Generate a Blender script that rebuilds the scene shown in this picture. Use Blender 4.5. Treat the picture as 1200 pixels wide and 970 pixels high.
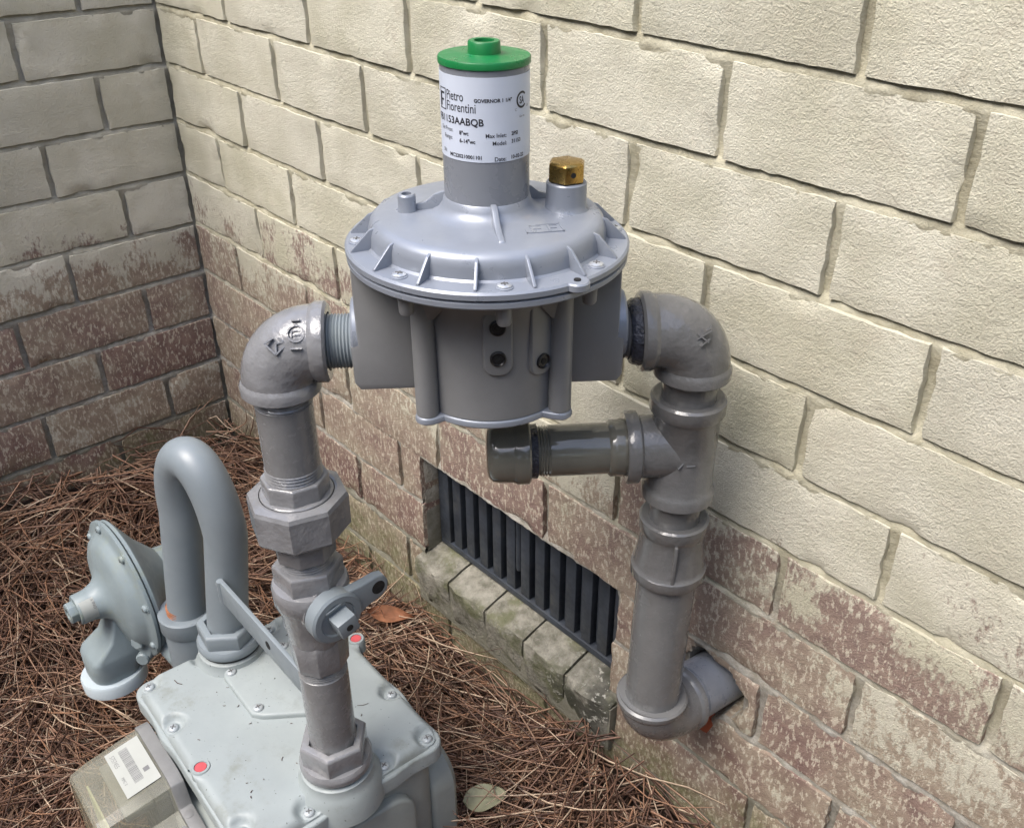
import bpy, bmesh, math, random
import numpy as np
from mathutils import Matrix, Vector, noise

random.seed(7); np.random.seed(7)
for o in list(bpy.data.objects): bpy.data.objects.remove(o)
scene = bpy.context.scene
COL = scene.collection
ZO = 0.82                                   # wall datum -> height above the ground

# ------------------------------------------------------------------ camera
RIGHT = Vector((0.68354565, 0.72982714, 0.01084854))
DOWN = Vector((0.38559044, -0.34843900, -0.85434786))
FWD = Vector((-0.61974620, 0.58816886, -0.51958833))
cam_data = bpy.data.cameras.new('camera'); cam = bpy.data.objects.new('camera', cam_data); COL.objects.link(cam)
cam.matrix_world = Matrix(((RIGHT.x, -DOWN.x, -FWD.x, 1.4911816), (RIGHT.y, -DOWN.y, -FWD.y, -0.6262522),
                           (RIGHT.z, -DOWN.z, -FWD.z, 0.2687266 + ZO), (0, 0, 0, 1)))
cam_data.sensor_width = 36; cam_data.lens = 1139.5215 / 1200 * 36
cam_data.shift_x = -(637.464 - 600) / 1200; cam_data.shift_y = (488.76 - 485) / 1200
cam_data.clip_start = 0.01; cam_data.clip_end = 500
scene.camera = cam

# ------------------------------------------------------------------ sky and sun
SUN = Vector((-0.06, -0.52, 0.86)).normalized()
world = bpy.data.worlds.new('World'); scene.world = world; world.use_nodes = True
wn = world.node_tree.nodes; wl = world.node_tree.links; wn.clear()
sky = wn.new('ShaderNodeTexSky'); sky.sky_type = 'NISHITA'; sky.sun_disc = False
sky.sun_elevation = math.asin(SUN.z); sky.sun_rotation = math.atan2(SUN.x, SUN.y)
sky.air_density = 1.0; sky.dust_density = 3.0; sky.ozone_density = 1.0; sky.altitude = 0
bg = wn.new('ShaderNodeBackground'); bg.inputs['Strength'].default_value = 0.15
wo = wn.new('ShaderNodeOutputWorld'); wl.new(sky.outputs[0], bg.inputs[0]); wl.new(bg.outputs[0], wo.inputs[0])
sd = bpy.data.lights.new('sun', 'SUN'); sd.energy = 1.3; sd.angle = math.radians(38); sd.color = (1.0, 0.97, 0.92)
so = bpy.data.objects.new('sun', sd); COL.objects.link(so); so.rotation_euler = SUN.to_track_quat('Z', 'Y').to_euler()
so.location = (0, -2, 5)
vs = scene.view_settings; vs.view_transform = 'Standard'; vs.look = 'None'; vs.gamma = 1.0; vs.exposure = 1.40
vs.use_curve_mapping = False
scene.cycles.max_bounces = 5; scene.cycles.diffuse_bounces = 3; scene.cycles.glossy_bounces = 2; scene.cycles.transmission_bounces = 3; scene.cycles.transparent_max_bounces = 8

# ------------------------------------------------------------------ node helper
class N:
    def __init__(s, name):
        s.m = bpy.data.materials.new(name); s.m.use_nodes = True
        s.t = s.m.node_tree; s.t.nodes.clear()
        s.out = s.t.nodes.new('ShaderNodeOutputMaterial'); s.b = s.t.nodes.new('ShaderNodeBsdfPrincipled')
        s.t.links.new(s.b.outputs[0], s.out.inputs[0])
        s.geo = s.t.nodes.new('ShaderNodeNewGeometry'); s.pos = s.geo.outputs['Position']
        sp = s.t.nodes.new('ShaderNodeSeparateXYZ'); s.t.links.new(s.pos, sp.inputs[0]); s.x, s.y, s.z = sp.outputs
    def put(s, sock, v):
        if hasattr(v, 'node'): s.t.links.new(v, sock)
        else:
            if isinstance(v, (tuple, list)) and len(v) == 3 and sock.type == 'RGBA': v = (*v, 1)
            sock.default_value = v
    def set(s, **k):
        for a, v in k.items(): s.put(s.b.inputs[a.replace('_', ' ')], v)
        return s
    def noise(s, scale, detail=4, rough=0.55, stretch=None, dist=0.0, out=0):
        n = s.t.nodes.new('ShaderNodeTexNoise'); n.inputs['Scale'].default_value = scale
        n.inputs['Detail'].default_value = detail; n.inputs['Roughness'].default_value = rough; n.inputs['Distortion'].default_value = dist
        v = s.pos
        if stretch:
            mp = s.t.nodes.new('ShaderNodeMapping'); mp.inputs['Scale'].default_value = stretch
            s.t.links.new(s.pos, mp.inputs[0]); v = mp.outputs[0]
        s.t.links.new(v, n.inputs['Vector']); return n.outputs[out]
    def voro(s, scale, feature='F1', out=0):
        n = s.t.nodes.new('ShaderNodeTexVoronoi'); n.feature = feature; n.inputs['Scale'].default_value = scale
        s.t.links.new(s.pos, n.inputs['Vector']); return n.outputs[out]
    def math(s, op, a, b=0.0, c=0.0):
        n = s.t.nodes.new('ShaderNodeMath'); n.operation = op
        for i, v in enumerate((a, b, c)): s.put(n.inputs[i], v)
        return n.outputs[0]
    def rng(s, v, a, b, c=0.0, d=1.0):
        n = s.t.nodes.new('ShaderNodeMapRange'); n.interpolation_type = 'SMOOTHSTEP'
        for i, q in enumerate((v, a, b, c, d)): s.put(n.inputs[i], q)
        return n.outputs[0]
    def mix(s, f, a, b):
        n = s.t.nodes.new('ShaderNodeMix'); n.data_type = 'RGBA'
        s.put(n.inputs[0], f); s.put(n.inputs[6], a); s.put(n.inputs[7], b); return n.outputs[2]
    def bump(s, h, strength=0.5, dist=0.001, normal=None):
        n = s.t.nodes.new('ShaderNodeBump'); n.inputs['Strength'].default_value = strength; n.inputs['Distance'].default_value = dist
        s.t.links.new(h, n.inputs['Height'])
        if normal: s.t.links.new(normal, n.inputs['Normal'])
        s.t.links.new(n.outputs[0], s.b.inputs['Normal']); return n.outputs[0]
    def rand(s):
        n = s.t.nodes.new('ShaderNodeObjectInfo'); return n.outputs['Random']

M = {}
def simple(name, col, rough=0.5, var=0.12, nscale=30, bump=0.0, bscale=300, bdist=0.001, metal=0.0, spec=0.5, dirt=None, coat=0.0, dots=None):
    n = N(name)
    f = n.noise(nscale, 5, 0.6)
    c = n.mix(n.rng(f, 0.25, 0.75), tuple(q * (1 - var) for q in col), tuple(min(1, q * (1 + var)) for q in col))
    if dirt: c = n.mix(n.math('MULTIPLY', n.rng(n.noise(18, 6, 0.7), 0.52, 0.75), dirt[3]), c, dirt[:3])
    if dots: c = n.mix(n.rng(n.noise(330, 2, 0.5), 0.70, 0.76, 0, dots), c, (0.05, 0.05, 0.045))
    n.set(Base_Color=c, Roughness=n.rng(n.noise(nscale * 3, 4), 0.3, 0.7, max(0.03, rough * 0.8), min(1, rough * 1.25)), Metallic=metal, Specular_IOR_Level=spec, Coat_Weight=coat)
    if bump: n.bump(n.noise(bscale, 4, 0.6), bump, bdist)
    M[name] = n.m; return n.m

simple('governor_paint', (0.245, 0.268, 0.310), 0.33, 0.05, 20, 0.06, 420, 0.0006, metal=0.22)
simple('governor_body', (0.190, 0.193, 0.195), 0.38, 0.08, 20, 0.10, 420, 0.0008)
simple('tower_paint', (0.195, 0.208, 0.232), 0.30, 0.04, 20, 0.05, 500, 0.0006)
simple('riser_paint', (0.192, 0.194, 0.200), 0.09, 0.14, 35, 0.65, 80, 0.0024, dirt=(0.155, 0.153, 0.150, 0.5), coat=0.25)
simple('riser_pipe', (0.178, 0.180, 0.182), 0.24, 0.10, 35, 0.35, 80, 0.0016, coat=0.2)
simple('outlet_paint', (0.122, 0.122, 0.122), 0.10, 0.12, 35, 0.60, 90, 0.0022, dirt=(0.10, 0.10, 0.096, 0.5), coat=0.3)
simple('outlet_pipe_paint', (0.150, 0.152, 0.152), 0.24, 0.10, 30, 0.25, 70, 0.0012, coat=0.2)
simple('stub_paint', (0.215, 0.228, 0.252), 0.32, 0.10, 40, 0.30, 120, 0.0012)
simple('fresh_paint', (0.128, 0.124, 0.104), 0.10, 0.10, 25, 0.12, 60, 0.0010, coat=0.6)
simple('meter_paint', (0.270, 0.302, 0.302), 0.50, 0.07, 14, 0.15, 260, 0.0008, dirt=(0.19, 0.205, 0.18, 0.85), dots=0.9)
simple('meter_side', (0.26, 0.285, 0.27), 0.55, 0.08, 14, 0.15, 260, 0.0008, dirt=(0.24, 0.25, 0.21, 0.5))
simple('bend_paint', (0.190, 0.220, 0.240), 0.42, 0.06, 18, 0.10, 200, 0.0008, dirt=(0.20, 0.22, 0.21, 0.4))
simple('service_paint', (0.200, 0.242, 0.255), 0.48, 0.08, 22, 0.15, 250, 0.0008, dirt=(0.23, 0.25, 0.16, 0.7))
simple('vent_cap_paint', (0.42, 0.48, 0.51), 0.55, 0.06, 22, 0.1, 250, 0.0006, dirt=(0.30, 0.36, 0.12, 0.4))
simple('pipe_dope', (0.030, 0.034, 0.048), 0.22, 0.4, 120, 0.9, 260, 0.003)
simple('black_plug', (0.012, 0.012, 0.013), 0.35)
simple('dark_gap', (0.008, 0.008, 0.008), 0.8)
simple('green_cap', (0.008, 0.155, 0.042), 0.32, 0.06, 20, 0.05, 300)
simple('brass', (0.46, 0.30, 0.095), 0.26, 0.06, 60, 0.08, 300, 0.0004, metal=1.0)
simple('zinc_screw', (0.52, 0.54, 0.56), 0.34, 0.1, 200, 0.1, 400, 0.0004, metal=0.6)
simple('grey_screw', (0.36, 0.39, 0.40), 0.42, 0.1, 200, 0.1, 400, 0.0004, metal=0.2)
simple('slot_grey', (0.10, 0.10, 0.10), 0.5)
simple('label_white', (0.56, 0.61, 0.70), 0.38, 0.02)
simple('paper_label', (0.36, 0.37, 0.34), 0.5, 0.04)
simple('ink', (0.022, 0.022, 0.028), 0.5)
simple('ink_grey', (0.16, 0.16, 0.16), 0.5)
simple('red_seal', (0.50, 0.075, 0.085), 0.5, 0.15, 90)
simple('rust', (0.26, 0.10, 0.045), 0.85, 0.4, 120, 0.5, 300)
simple('vent_plastic', (0.034, 0.041, 0.053), 0.45, 0.25, 40, 0.1, 200, 0.0005, dirt=(0.075, 0.075, 0.07, 0.7))
simple('index_plate', (0.18, 0.18, 0.175), 0.55, 0.1, 40, 0.2, 200)
simple('index_dark', (0.05, 0.05, 0.048), 0.5)
simple('index_brown', (0.16, 0.065, 0.05), 0.5)

# smoky clear index cover
n = N('clear_plastic'); n.set(Base_Color=n.mix(n.rng(n.noise(25, 4), 0.35, 0.7), (0.40, 0.395, 0.33), (0.33, 0.32, 0.25)), Roughness=0.16)
tr = n.t.nodes.new('ShaderNodeBsdfTransparent'); tr.inputs[0].default_value = (0.90, 0.90, 0.80, 1); mxs = n.t.nodes.new('ShaderNodeMixShader'); mxs.inputs[0].default_value = 0.42
n.t.links.new(tr.outputs[0], mxs.inputs[1]); n.t.links.new(n.b.outputs[0], mxs.inputs[2]); n.t.links.new(mxs.outputs[0], n.out.inputs[0])
M['clear_plastic'] = n.m
n = N('algae_plastic'); n.set(Base_Color=n.mix(n.rng(n.noise(40, 5), 0.3, 0.7), (0.36, 0.38, 0.16), (0.48, 0.47, 0.30)), Roughness=0.55); M['algae_plastic'] = n.m

# ---- painted brick: cream paint above, sprayed thin and worn off towards the ground
def make_brick(name, zfull, zbare, xk, red_shift=0.0, haze=0.38, cream=(0.665, 0.640, 0.515)):
    n = N(name); r = n.rand()
    n1 = n.noise(13, 2, 0.5); n2 = n.noise(46, 4, 0.65); n3 = n.noise(210, 4, 0.7, stretch=(1, 1, 0.45)); gr = n.noise(620, 3, 0.7)
    # clay
    red = n.mix(n.rng(n2, 0.35, 0.65), (0.148, 0.075, 0.072), (0.235, 0.148, 0.122))
    tan = n.mix(n.rng(n2, 0.35, 0.65), (0.25, 0.190, 0.140), (0.36, 0.300, 0.225))
    clay = n.mix(n.rng(n.math('ADD', n.math('MULTIPLY', r, 0.45), n1), 0.50 + red_shift, 0.95 + red_shift), red, tan)
    clay = n.mix(n.math('MULTIPLY', n.rng(n3, 0.53, 0.58), 0.78), clay, (0.56, 0.50, 0.40))
    clay = n.mix(n.rng(n.z, 0.10, 0.62, 0.04, haze), clay, (0.55, 0.495, 0.395))
    # paint: full above, flaking and thin towards the ground
    v = n.math('MULTIPLY', n.rng(n.z, zbare, zfull), 1.75)
    v = n.math('ADD', v, n.math('MULTIPLY', n.math('SUBTRACT', n.x, 0.75), xk))
    v = n.math('ADD', v, n.math('MULTIPLY', n.math('SUBTRACT', n1, 0.5), 2.7))
    v = n.math('ADD', v, n.math('MULTIPLY', n.math('SUBTRACT', r, 0.5), 0.6))
    v = n.math('ADD', v, n.math('MULTIPLY', n.math('SUBTRACT', n2, 0.5), 1.3))
    v = n.math('ADD', v, n.math('MULTIPLY', n.math('SUBTRACT', n3, 0.5), 2.0))
    paint = n.rng(v, 0.34, 0.92)
    cr = n.mix(n.rng(n1, 0.30, 0.70), cream, (cream[0] * 0.77, cream[1] * 0.765, cream[2] * 0.71))
    cr = n.mix(n.math('MULTIPLY', n.rng(n2, 0.50, 0.72), 0.55), cr, (0.52, 0.475, 0.37))
    cr = n.mix(n.math('MULTIPLY', r, 0.40), cr, (0.58, 0.56, 0.50))
    cr = n.mix(n.math('MULTIPLY', n.rng(n.noise(5, 3, 0.55), 0.48, 0.70), 0.40), cr, (0.46, 0.43, 0.325))
    cr = n.mix(n.rng(gr, 0.66, 0.74, 0, 0.5), cr, (0.34, 0.29, 0.22))
    c = n.mix(paint, clay, cr)
    # damp, green foot of the wall
    alg = n.math('MULTIPLY', n.rng(n.math('ADD', n.z, n.math('MULTIPLY', n.math('SUBTRACT', n1, 0.5), 0.24)), 0.24, 0.12), n.rng(n2, 0.3, 0.62, 0.25, 0.9))
    c = n.mix(alg, c, n.mix(n.rng(n3, 0.35, 0.65), (0.13, 0.135, 0.060), (0.27, 0.255, 0.16)))
    n.set(Base_Color=c, Roughness=0.86, Specular_IOR_Level=0.25)
    h = n.math('ADD', n.math('MULTIPLY', gr, 0.75), n.math('MULTIPLY', n.noise(150, 4, 0.7), 0.8))
    h = n.math('ADD', h, n.math('MULTIPLY', paint, 0.22))
    h = n.math('ADD', h, n.math('MULTIPLY', n.noise(85, 2, 0.5, stretch=(1, 1, 0.16)), 0.45))
    n.bump(h, 0.85, 0.0028)
    M[name] = n.m
make_brick('brick_right', 0.72, 0.37, 0.16, 0.0, 0.28)
make_brick('brick_left', 0.64, 0.42, 0.0, 0.06, 0.22, (0.655, 0.625, 0.53))

def make_mortar(nm, cA, cB):
  n = N(nm)
  p = n.rng(n.math('ADD', n.z, n.math('MULTIPLY', n.math('SUBTRACT', n.noise(14, 5, 0.65), 0.5), 0.30)), 0.36, 0.56)
  bare = n.mix(n.rng(n.noise(70, 5, 0.7), 0.3, 0.7), (0.22, 0.20, 0.165), (0.40, 0.385, 0.345))
  low = n.math('MULTIPLY', n.rng(n.math('ADD', n.z, n.math('MULTIPLY', n.math('SUBTRACT', n.noise(10, 4), 0.5), 0.2)), 0.32, 0.16), 0.75)
  bare = n.mix(low, bare, n.mix(n.noise(60, 3), (0.07, 0.075, 0.045), (0.22, 0.21, 0.16)))
  cr = n.mix(n.rng(n.noise(30, 5, 0.6), 0.3, 0.7), cA, cB)
  n.set(Base_Color=n.mix(p, bare, cr), Roughness=0.9, Specular_IOR_Level=0.2)
  n.bump(n.noise(240, 5, 0.75), 0.7, 0.0035); M[nm] = n.m
make_mortar('mortar', (0.50, 0.475, 0.365), (0.34, 0.315, 0.225))
make_mortar('mortar_left', (0.44, 0.42, 0.36), (0.31, 0.295, 0.24))

n = N('sill_brick')
f = n.noise(38, 6, 0.7); g = n.noise(16, 4, 0.6)
c = n.mix(n.rng(f, 0.3, 0.7), (0.12, 0.115, 0.088), (0.33, 0.315, 0.265))
c = n.mix(n.rng(g, 0.46, 0.62, 0, 0.8), c, (0.115, 0.12, 0.060))
kk = n.rng(n.math('ADD', n.x, n.math('MULTIPLY', n.math('SUBTRACT', g, 0.5), 0.3)), 0.86, 0.94)
c = n.mix(n.math('MULTIPLY', n.rng(n.noise(24, 4, 0.6), 0.42, 0.56), n.math('ADD', n.math('MULTIPLY', kk, 0.7), 0.05)), c, (0.045, 0.045, 0.040))
c = n.mix(n.math('MULTIPLY', n.rng(n.noise(120, 3, 0.6), 0.57, 0.63), n.math('ADD', n.math('MULTIPLY', kk, 0.6), 0.12)), c, (0.50, 0.49, 0.43))
n.set(Base_Color=c, Roughness=0.9, Specular_IOR_Level=0.2); n.bump(n.math('ADD', n.noise(260, 5, 0.7), n.noise(80, 4)), 0.8, 0.004); M['sill_brick'] = n.m
n = N('raw_clay'); n.set(Base_Color=n.mix(n.noise(90, 4), (0.30, 0.065, 0.025), (0.42, 0.11, 0.045)), Roughness=0.85); n.bump(n.noise(250, 4), 0.6, 0.002); M['raw_clay'] = n.m

n = N('soil'); n.set(Base_Color=n.mix(n.noise(40, 6, 0.7), (0.020, 0.012, 0.008), (0.085, 0.050, 0.033)), Roughness=0.95); n.bump(n.noise(120, 6, 0.75), 1.0, 0.02); M['soil'] = n.m
NEED = []
for i, cc in enumerate([(0.185, 0.103, 0.070), (0.30, 0.188, 0.125), (0.085, 0.047, 0.033), (0.50, 0.38, 0.27), (0.30, 0.165, 0.100)]):
    n = N('needle_%s' % ['brown', 'tan', 'dark', 'pale', 'russet'][i]); n.set(Base_Color=n.mix(n.noise(60, 3), tuple(q * 0.7 for q in cc), tuple(q * 1.2 for q in cc)), Roughness=0.5, Specular_IOR_Level=0.4); NEED.append(n.m)
simple('dry_leaf_brown', (0.26, 0.115, 0.060), 0.7, 0.3, 60, 0.3, 120)
simple('dry_leaf_pale', (0.30, 0.295, 0.185), 0.7, 0.2, 40, 0.3, 120)
simple('bark', (0.13, 0.07, 0.045), 0.9, 0.3, 60, 0.6, 120)

# ------------------------------------------------------------------ mesh builder
def worigin(o):
    v = Vector((0, 0, 0))
    while o is not None: v += o.location; o = o.parent
    return v
def thing(name, label, cat, loc, group=None):
    o = bpy.data.objects.new(name, None); o.empty_display_size = 0.05; COL.objects.link(o); o.location = loc
    o['label'] = label; o['category'] = cat
    if group: o['group'] = group
    return o
def tag(o, label, cat, group=None):
    o['label'] = label; o['category'] = cat
    if group: o['group'] = group
    return o

class MB:
    def __init__(s): s.v = []; s.f = []; s.mi = []
    def add(s, vs, fs, T=None, mi=0):
        b = len(s.v)
        for p in vs: s.v.append(tuple(T @ Vector(p)) if T is not None else tuple(p))
        for q in fs: s.f.append(tuple(i + b for i in q)); s.mi.append(mi)
        return s
    def lathe(s, prof, seg=32, T=None, a0=0.0, closed_ends=True):
        vs = []; fs = []
        for r, z in prof:
            for k in range(seg):
                a = a0 + 2 * math.pi * k / seg; vs.append((r * math.cos(a), r * math.sin(a), z))
        for i in range(len(prof) - 1):
            for k in range(seg):
                k2 = (k + 1) % seg; fs.append((i * seg + k, i * seg + k2, (i + 1) * seg + k2, (i + 1) * seg + k))
        if closed_ends:
            fs.append(tuple(reversed(range(seg)))); fs.append(tuple((len(prof) - 1) * seg + k for k in range(seg)))
        return s.add(vs, fs, T)
    def box(s, lo, hi, T=None):
        x0, y0, z0 = lo; x1, y1, z1 = hi
        return s.add([(x0, y0, z0), (x1, y0, z0), (x1, y1, z0), (x0, y1, z0), (x0, y0, z1), (x1, y0, z1), (x1, y1, z1), (x0, y1, z1)],
                     [(0, 3, 2, 1), (4, 5, 6, 7), (0, 1, 5, 4), (1, 2, 6, 5), (2, 3, 7, 6), (3, 0, 4, 7)], T)
    def prism(s, poly, z0, z1, T=None, chamf=0.0, seg=3, chamf0=0.0):
        rings = []
        if chamf0: rings += [(chamf0, z0), (0, z0 + chamf0)]
        else: rings.append((0, z0))
        if chamf:
            for i in range(seg + 1):
                a = math.pi / 2 * i / seg; rings.append((chamf * (1 - math.cos(a)), z1 - chamf * (1 - math.sin(a))))
        else: rings.append((0, z1))
        m = len(poly); nr = []
        for i in range(m):
            a = Vector(poly[i - 1]); b = Vector(poly[i]); c = Vector(poly[(i + 1) % m])
            d1 = (b - a); d2 = (c - b)
            if d1.length < 1e-9 or d2.length < 1e-9: nr.append(Vector((0, 0))); continue
            d1.normalize(); d2.normalize(); n1 = Vector((-d1.y, d1.x)); n2 = Vector((-d2.y, d2.x)); w = n1 + n2
            if w.length < 1e-6: w = n1
            w.normalize(); nr.append(w / max(0.5, w.dot(n1)))
        vs = []
        for off, z in rings:
            for i, p in enumerate(poly): vs.append((p[0] + nr[i].x * off, p[1] + nr[i].y * off, z))
        fs = []
        for i in range(len(rings) - 1):
            for k in range(m):
                k2 = (k + 1) % m; fs.append((i * m + k, i * m + k2, (i + 1) * m + k2, (i + 1) * m + k))
        fs.append(tuple(reversed(range(m)))); fs.append(tuple((len(rings) - 1) * m + k for k in range(m)))
        return s.add(vs, fs, T)
    def tube(s, path, rad, seg=24, caps=True):
        path = [Vector(p) for p in path]; m = len(path)
        if not hasattr(rad, '__len__'): rad = [rad] * m
        vs = []; fs = []; up = None
        for i, p in enumerate(path):
            t = (path[min(m - 1, i + 1)] - path[max(0, i - 1)]).normalized()
            if up is None:
                up = Vector((0, 0, 1)) if abs(t.z) < 0.9 else Vector((1, 0, 0))
            a = (up - t * up.dot(t)).normalized(); b = t.cross(a); up = a
            for k in range(seg):
                q = 2 * math.pi * k / seg; vs.append(tuple(p + (a * math.cos(q) + b * math.sin(q)) * rad[i]))
        for i in range(m - 1):
            for k in range(seg):
                k2 = (k + 1) % seg; fs.append((i * seg + k, i * seg + k2, (i + 1) * seg + k2, (i + 1) * seg + k))
        if caps: fs.append(tuple(reversed(range(seg)))); fs.append(tuple((m - 1) * seg + k for k in range(seg)))
        return s.add(vs, fs)
    def build(s, name, mat, parent=None, sharp=35, bevel=0.0, bseg=2, T=None):
        me = bpy.data.meshes.new(name)
        org = worigin(parent) if parent else Vector((0, 0, 0))
        vs = [tuple((T @ Vector(p) if T is not None else Vector(p)) - org) for p in s.v]
        me.from_pydata(vs, [], s.f)
        if bevel or True:
            bm = bmesh.new(); bm.from_mesh(me); bmesh.ops.recalc_face_normals(bm, faces=bm.faces)
            if bevel:
                ed = [e for e in bm.edges if len(e.link_faces) == 2 and e.calc_face_angle(0) > math.radians(25)]
                bmesh.ops.bevel(bm, geom=ed, offset=bevel, segments=bseg, profile=0.5, affect='EDGES', clamp_overlap=True)
            bm.to_mesh(me); bm.free()
        for m in (mat if isinstance(mat, (list, tuple)) else [mat]): me.materials.append(M[m] if isinstance(m, str) else m)
        me.polygons.foreach_set('use_smooth', [True] * len(me.polygons))
        me.set_sharp_from_angle(angle=math.radians(sharp))
        o = bpy.data.objects.new(name, me); COL.objects.link(o); o.parent = parent
        return o

def frame(origin, zdir, xhint=Vector((1, 0, 0))):
    z = Vector(zdir).normalized(); x = Vector(xhint) - z * Vector(xhint).dot(z)
    if x.length < 1e-4: x = Vector((0, 1, 0)) - z * z.y
    x.normalize(); y = z.cross(x); o = Vector(origin)
    return Matrix(((x.x, y.x, z.x, o.x), (x.y, y.y, z.y, o.y), (x.z, y.z, z.z, o.z), (0, 0, 0, 1)))
def thread(r, z0, z1, pitch=0.0022, d=0.0007):
    out = []; k = max(2, int(round((z1 - z0) / pitch)))
    for i in range(k):
        a = z0 + (z1 - z0) * i / k; out += [(r - d, a), (r, a + (z1 - z0) / k * 0.5)]
    out.append((r - d, z1)); return out
def rrect(x0, y0, x1, y1, r, seg=6):
    out = []
    for cx, cy, a in ((x1 - r, y1 - r, 0), (x0 + r, y1 - r, 90), (x0 + r, y0 + r, 180), (x1 - r, y0 + r, 270)):
        for k in range(seg + 1):
            q = math.radians(a + 90 * k / seg); out.append((cx + r * math.cos(q), cy + r * math.sin(q)))
    return out
def ngon(k, r, a0=0.0): return [(r * math.cos(a0 + 2 * math.pi * i / k), r * math.sin(a0 + 2 * math.pi * i / k)) for i in range(k)]
def screw(parent, T, r=0.004, h=0.0025, mat='zinc_screw', name='screw'):
    o = MB().lathe([(r * 1.02, -0.001), (r, h * 0.45), (r * 0.72, h * 0.85), (r * 0.3, h)], 16, T).build(name, mat, parent, 50)
    MB().box((-r * 0.5, -r * 0.1, h * 0.72), (r * 0.5, r * 0.1, h + 0.0002), T).box((-r * 0.1, -r * 0.5, h * 0.72), (r * 0.1, r * 0.5, h + 0.00045), T).build('screw_slot', 'slot_grey', o)
    return o

# ------------------------------------------------------------------ the walls
P, H, AR, AL = 0.2032, 0.0823666, 0.1225724, 0.0017046
JW = 0.0095
def hash2(a, b, c=0): return (math.sin(a * 127.1 + b * 311.7 + c * 74.7) * 43758.5453) % 1.0
HOLE = (1.089, -0.4985, 0.0385)
def hole_r(x, z):
    a = math.atan2(z - HOLE[1], x - HOLE[0])
    return HOLE[2] + 0.004 * math.sin(3 * a + 1) + 0.0025 * math.sin(7 * a) + 0.002 * noise.noise((x * 90, 3.3, z * 90))
VX0, VX1, VZ0, VZ1 = 0.588, 0.951, -0.618, -0.4545          # vent opening on the wall
def row_z(r, x): return -r * H - 0.018 * x * (-r * H) * 0.5
def head_right(r, n): return AR + n * P - 0.0035 - 0.0236 * (-r * H) + (0.0045 if r % 2 == 0 else -0.005) + (hash2(r, n) - 0.5) * 0.005
def head_left(r, n): return AL + n * P + 0.0018 + 0.0224 * (-r * H) * 0.6 + (hash2(r + 50, n) - 0.5) * 0.008

def brick_mesh(u0, u1, w0, w1, seed, to_world, fine=0.0090, hole=False, depth=0.03):
    nu = max(3, int(round((u1 - u0) / fine))); nw = max(4, int(round((w1 - w0) / (0.0090 if not hole else fine))))
    bulge = (hash2(seed, 3) - 0.5) * 0.0025; tilt = (hash2(seed, 4) - 0.5) * 0.003; tw = (hash2(seed, 5) - 0.5) * 0.003
    vs = []; idx = {}
    def pos(i, j, inset=0.0):
        s = i / nu; t = j / nw; u = u0 + (u1 - u0) * s; w = w0 + (w1 - w0) * t
        edge_u = (i == 0 or i == nu); edge_w = (j == 0 or j == nw)
        ju = 0.0014 * noise.noise((seed * 3.1, w * 70, u * 9)) ; jw = 0.0009 * noise.noise((u * 45, seed * 1.7, 9.0)) + 0.0012 * noise.noise((u * 150, seed * 2.7, 4.0))
        if edge_u: u += ju + (0.0018 * noise.noise((seed, w * 230, 2)))
        if edge_w: w += jw
        d = bulge * (1 - (2 * s - 1) ** 2) + tilt * (s - 0.5) + tw * (t - 0.5)
        d += 0.0010 * noise.noise((u * 22 + seed, w * 22, seed * 0.7)) + 0.0005 * noise.noise((u * 75 + seed, w * 75, seed))
        if edge_u or edge_w: d += 0.0006 + 0.0013 * noise.noise((u * 90, w * 90, seed))
        if edge_u or edge_w: d += max(0.0, noise.noise((u * 28 + seed * 5, w * 28, 1.7)) - 0.32) * 0.016
        if hole:
            q = math.hypot(u - HOLE[0], w - HOLE[1]); hr = hole_r(u, w)
            if q < hr: d = 0.055
            elif q < hr + 0.006: d += (hr + 0.006 - q) * 0.5
        return u, d, w
    for j in range(nw + 1):
        for i in range(nu + 1):
            idx[i, j] = len(vs); vs.append(to_world(*pos(i, j)))
    fs = [(idx[i, j], idx[i + 1, j], idx[i + 1, j + 1], idx[i, j + 1]) for j in range(nw) for i in range(nu)]
    per = [(i, 0) for i in range(nu)] + [(nu, j) for j in range(nw)] + [(i, nw) for i in range(nu, 0, -1)] + [(0, j) for j in range(nw, 0, -1)]
    prev = [idx[q] for q in per]
    for dd, grow in ((0.0022, 0.0005), (depth, 0.0004)):
        ring = []
        for (i, j) in per:
            u, d, w = pos(i, j); gu = (grow if i == nu else -grow if i == 0 else 0); gw = (grow if j == nw else -grow if j == 0 else 0)
            ring.append(len(vs)); vs.append(to_world(u + gu, max(d + dd, dd), w + gw))
        m = len(per)
        for k in range(m):
            k2 = (k + 1) % m; fs.append((prev[k2], prev[k], ring[k], ring[k2]))
        prev = ring
    return vs, fs

RW = lambda u, d, w: (u, d, w + ZO)
LW = lambda u, d, w: (-d, -u, w + ZO)

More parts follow.
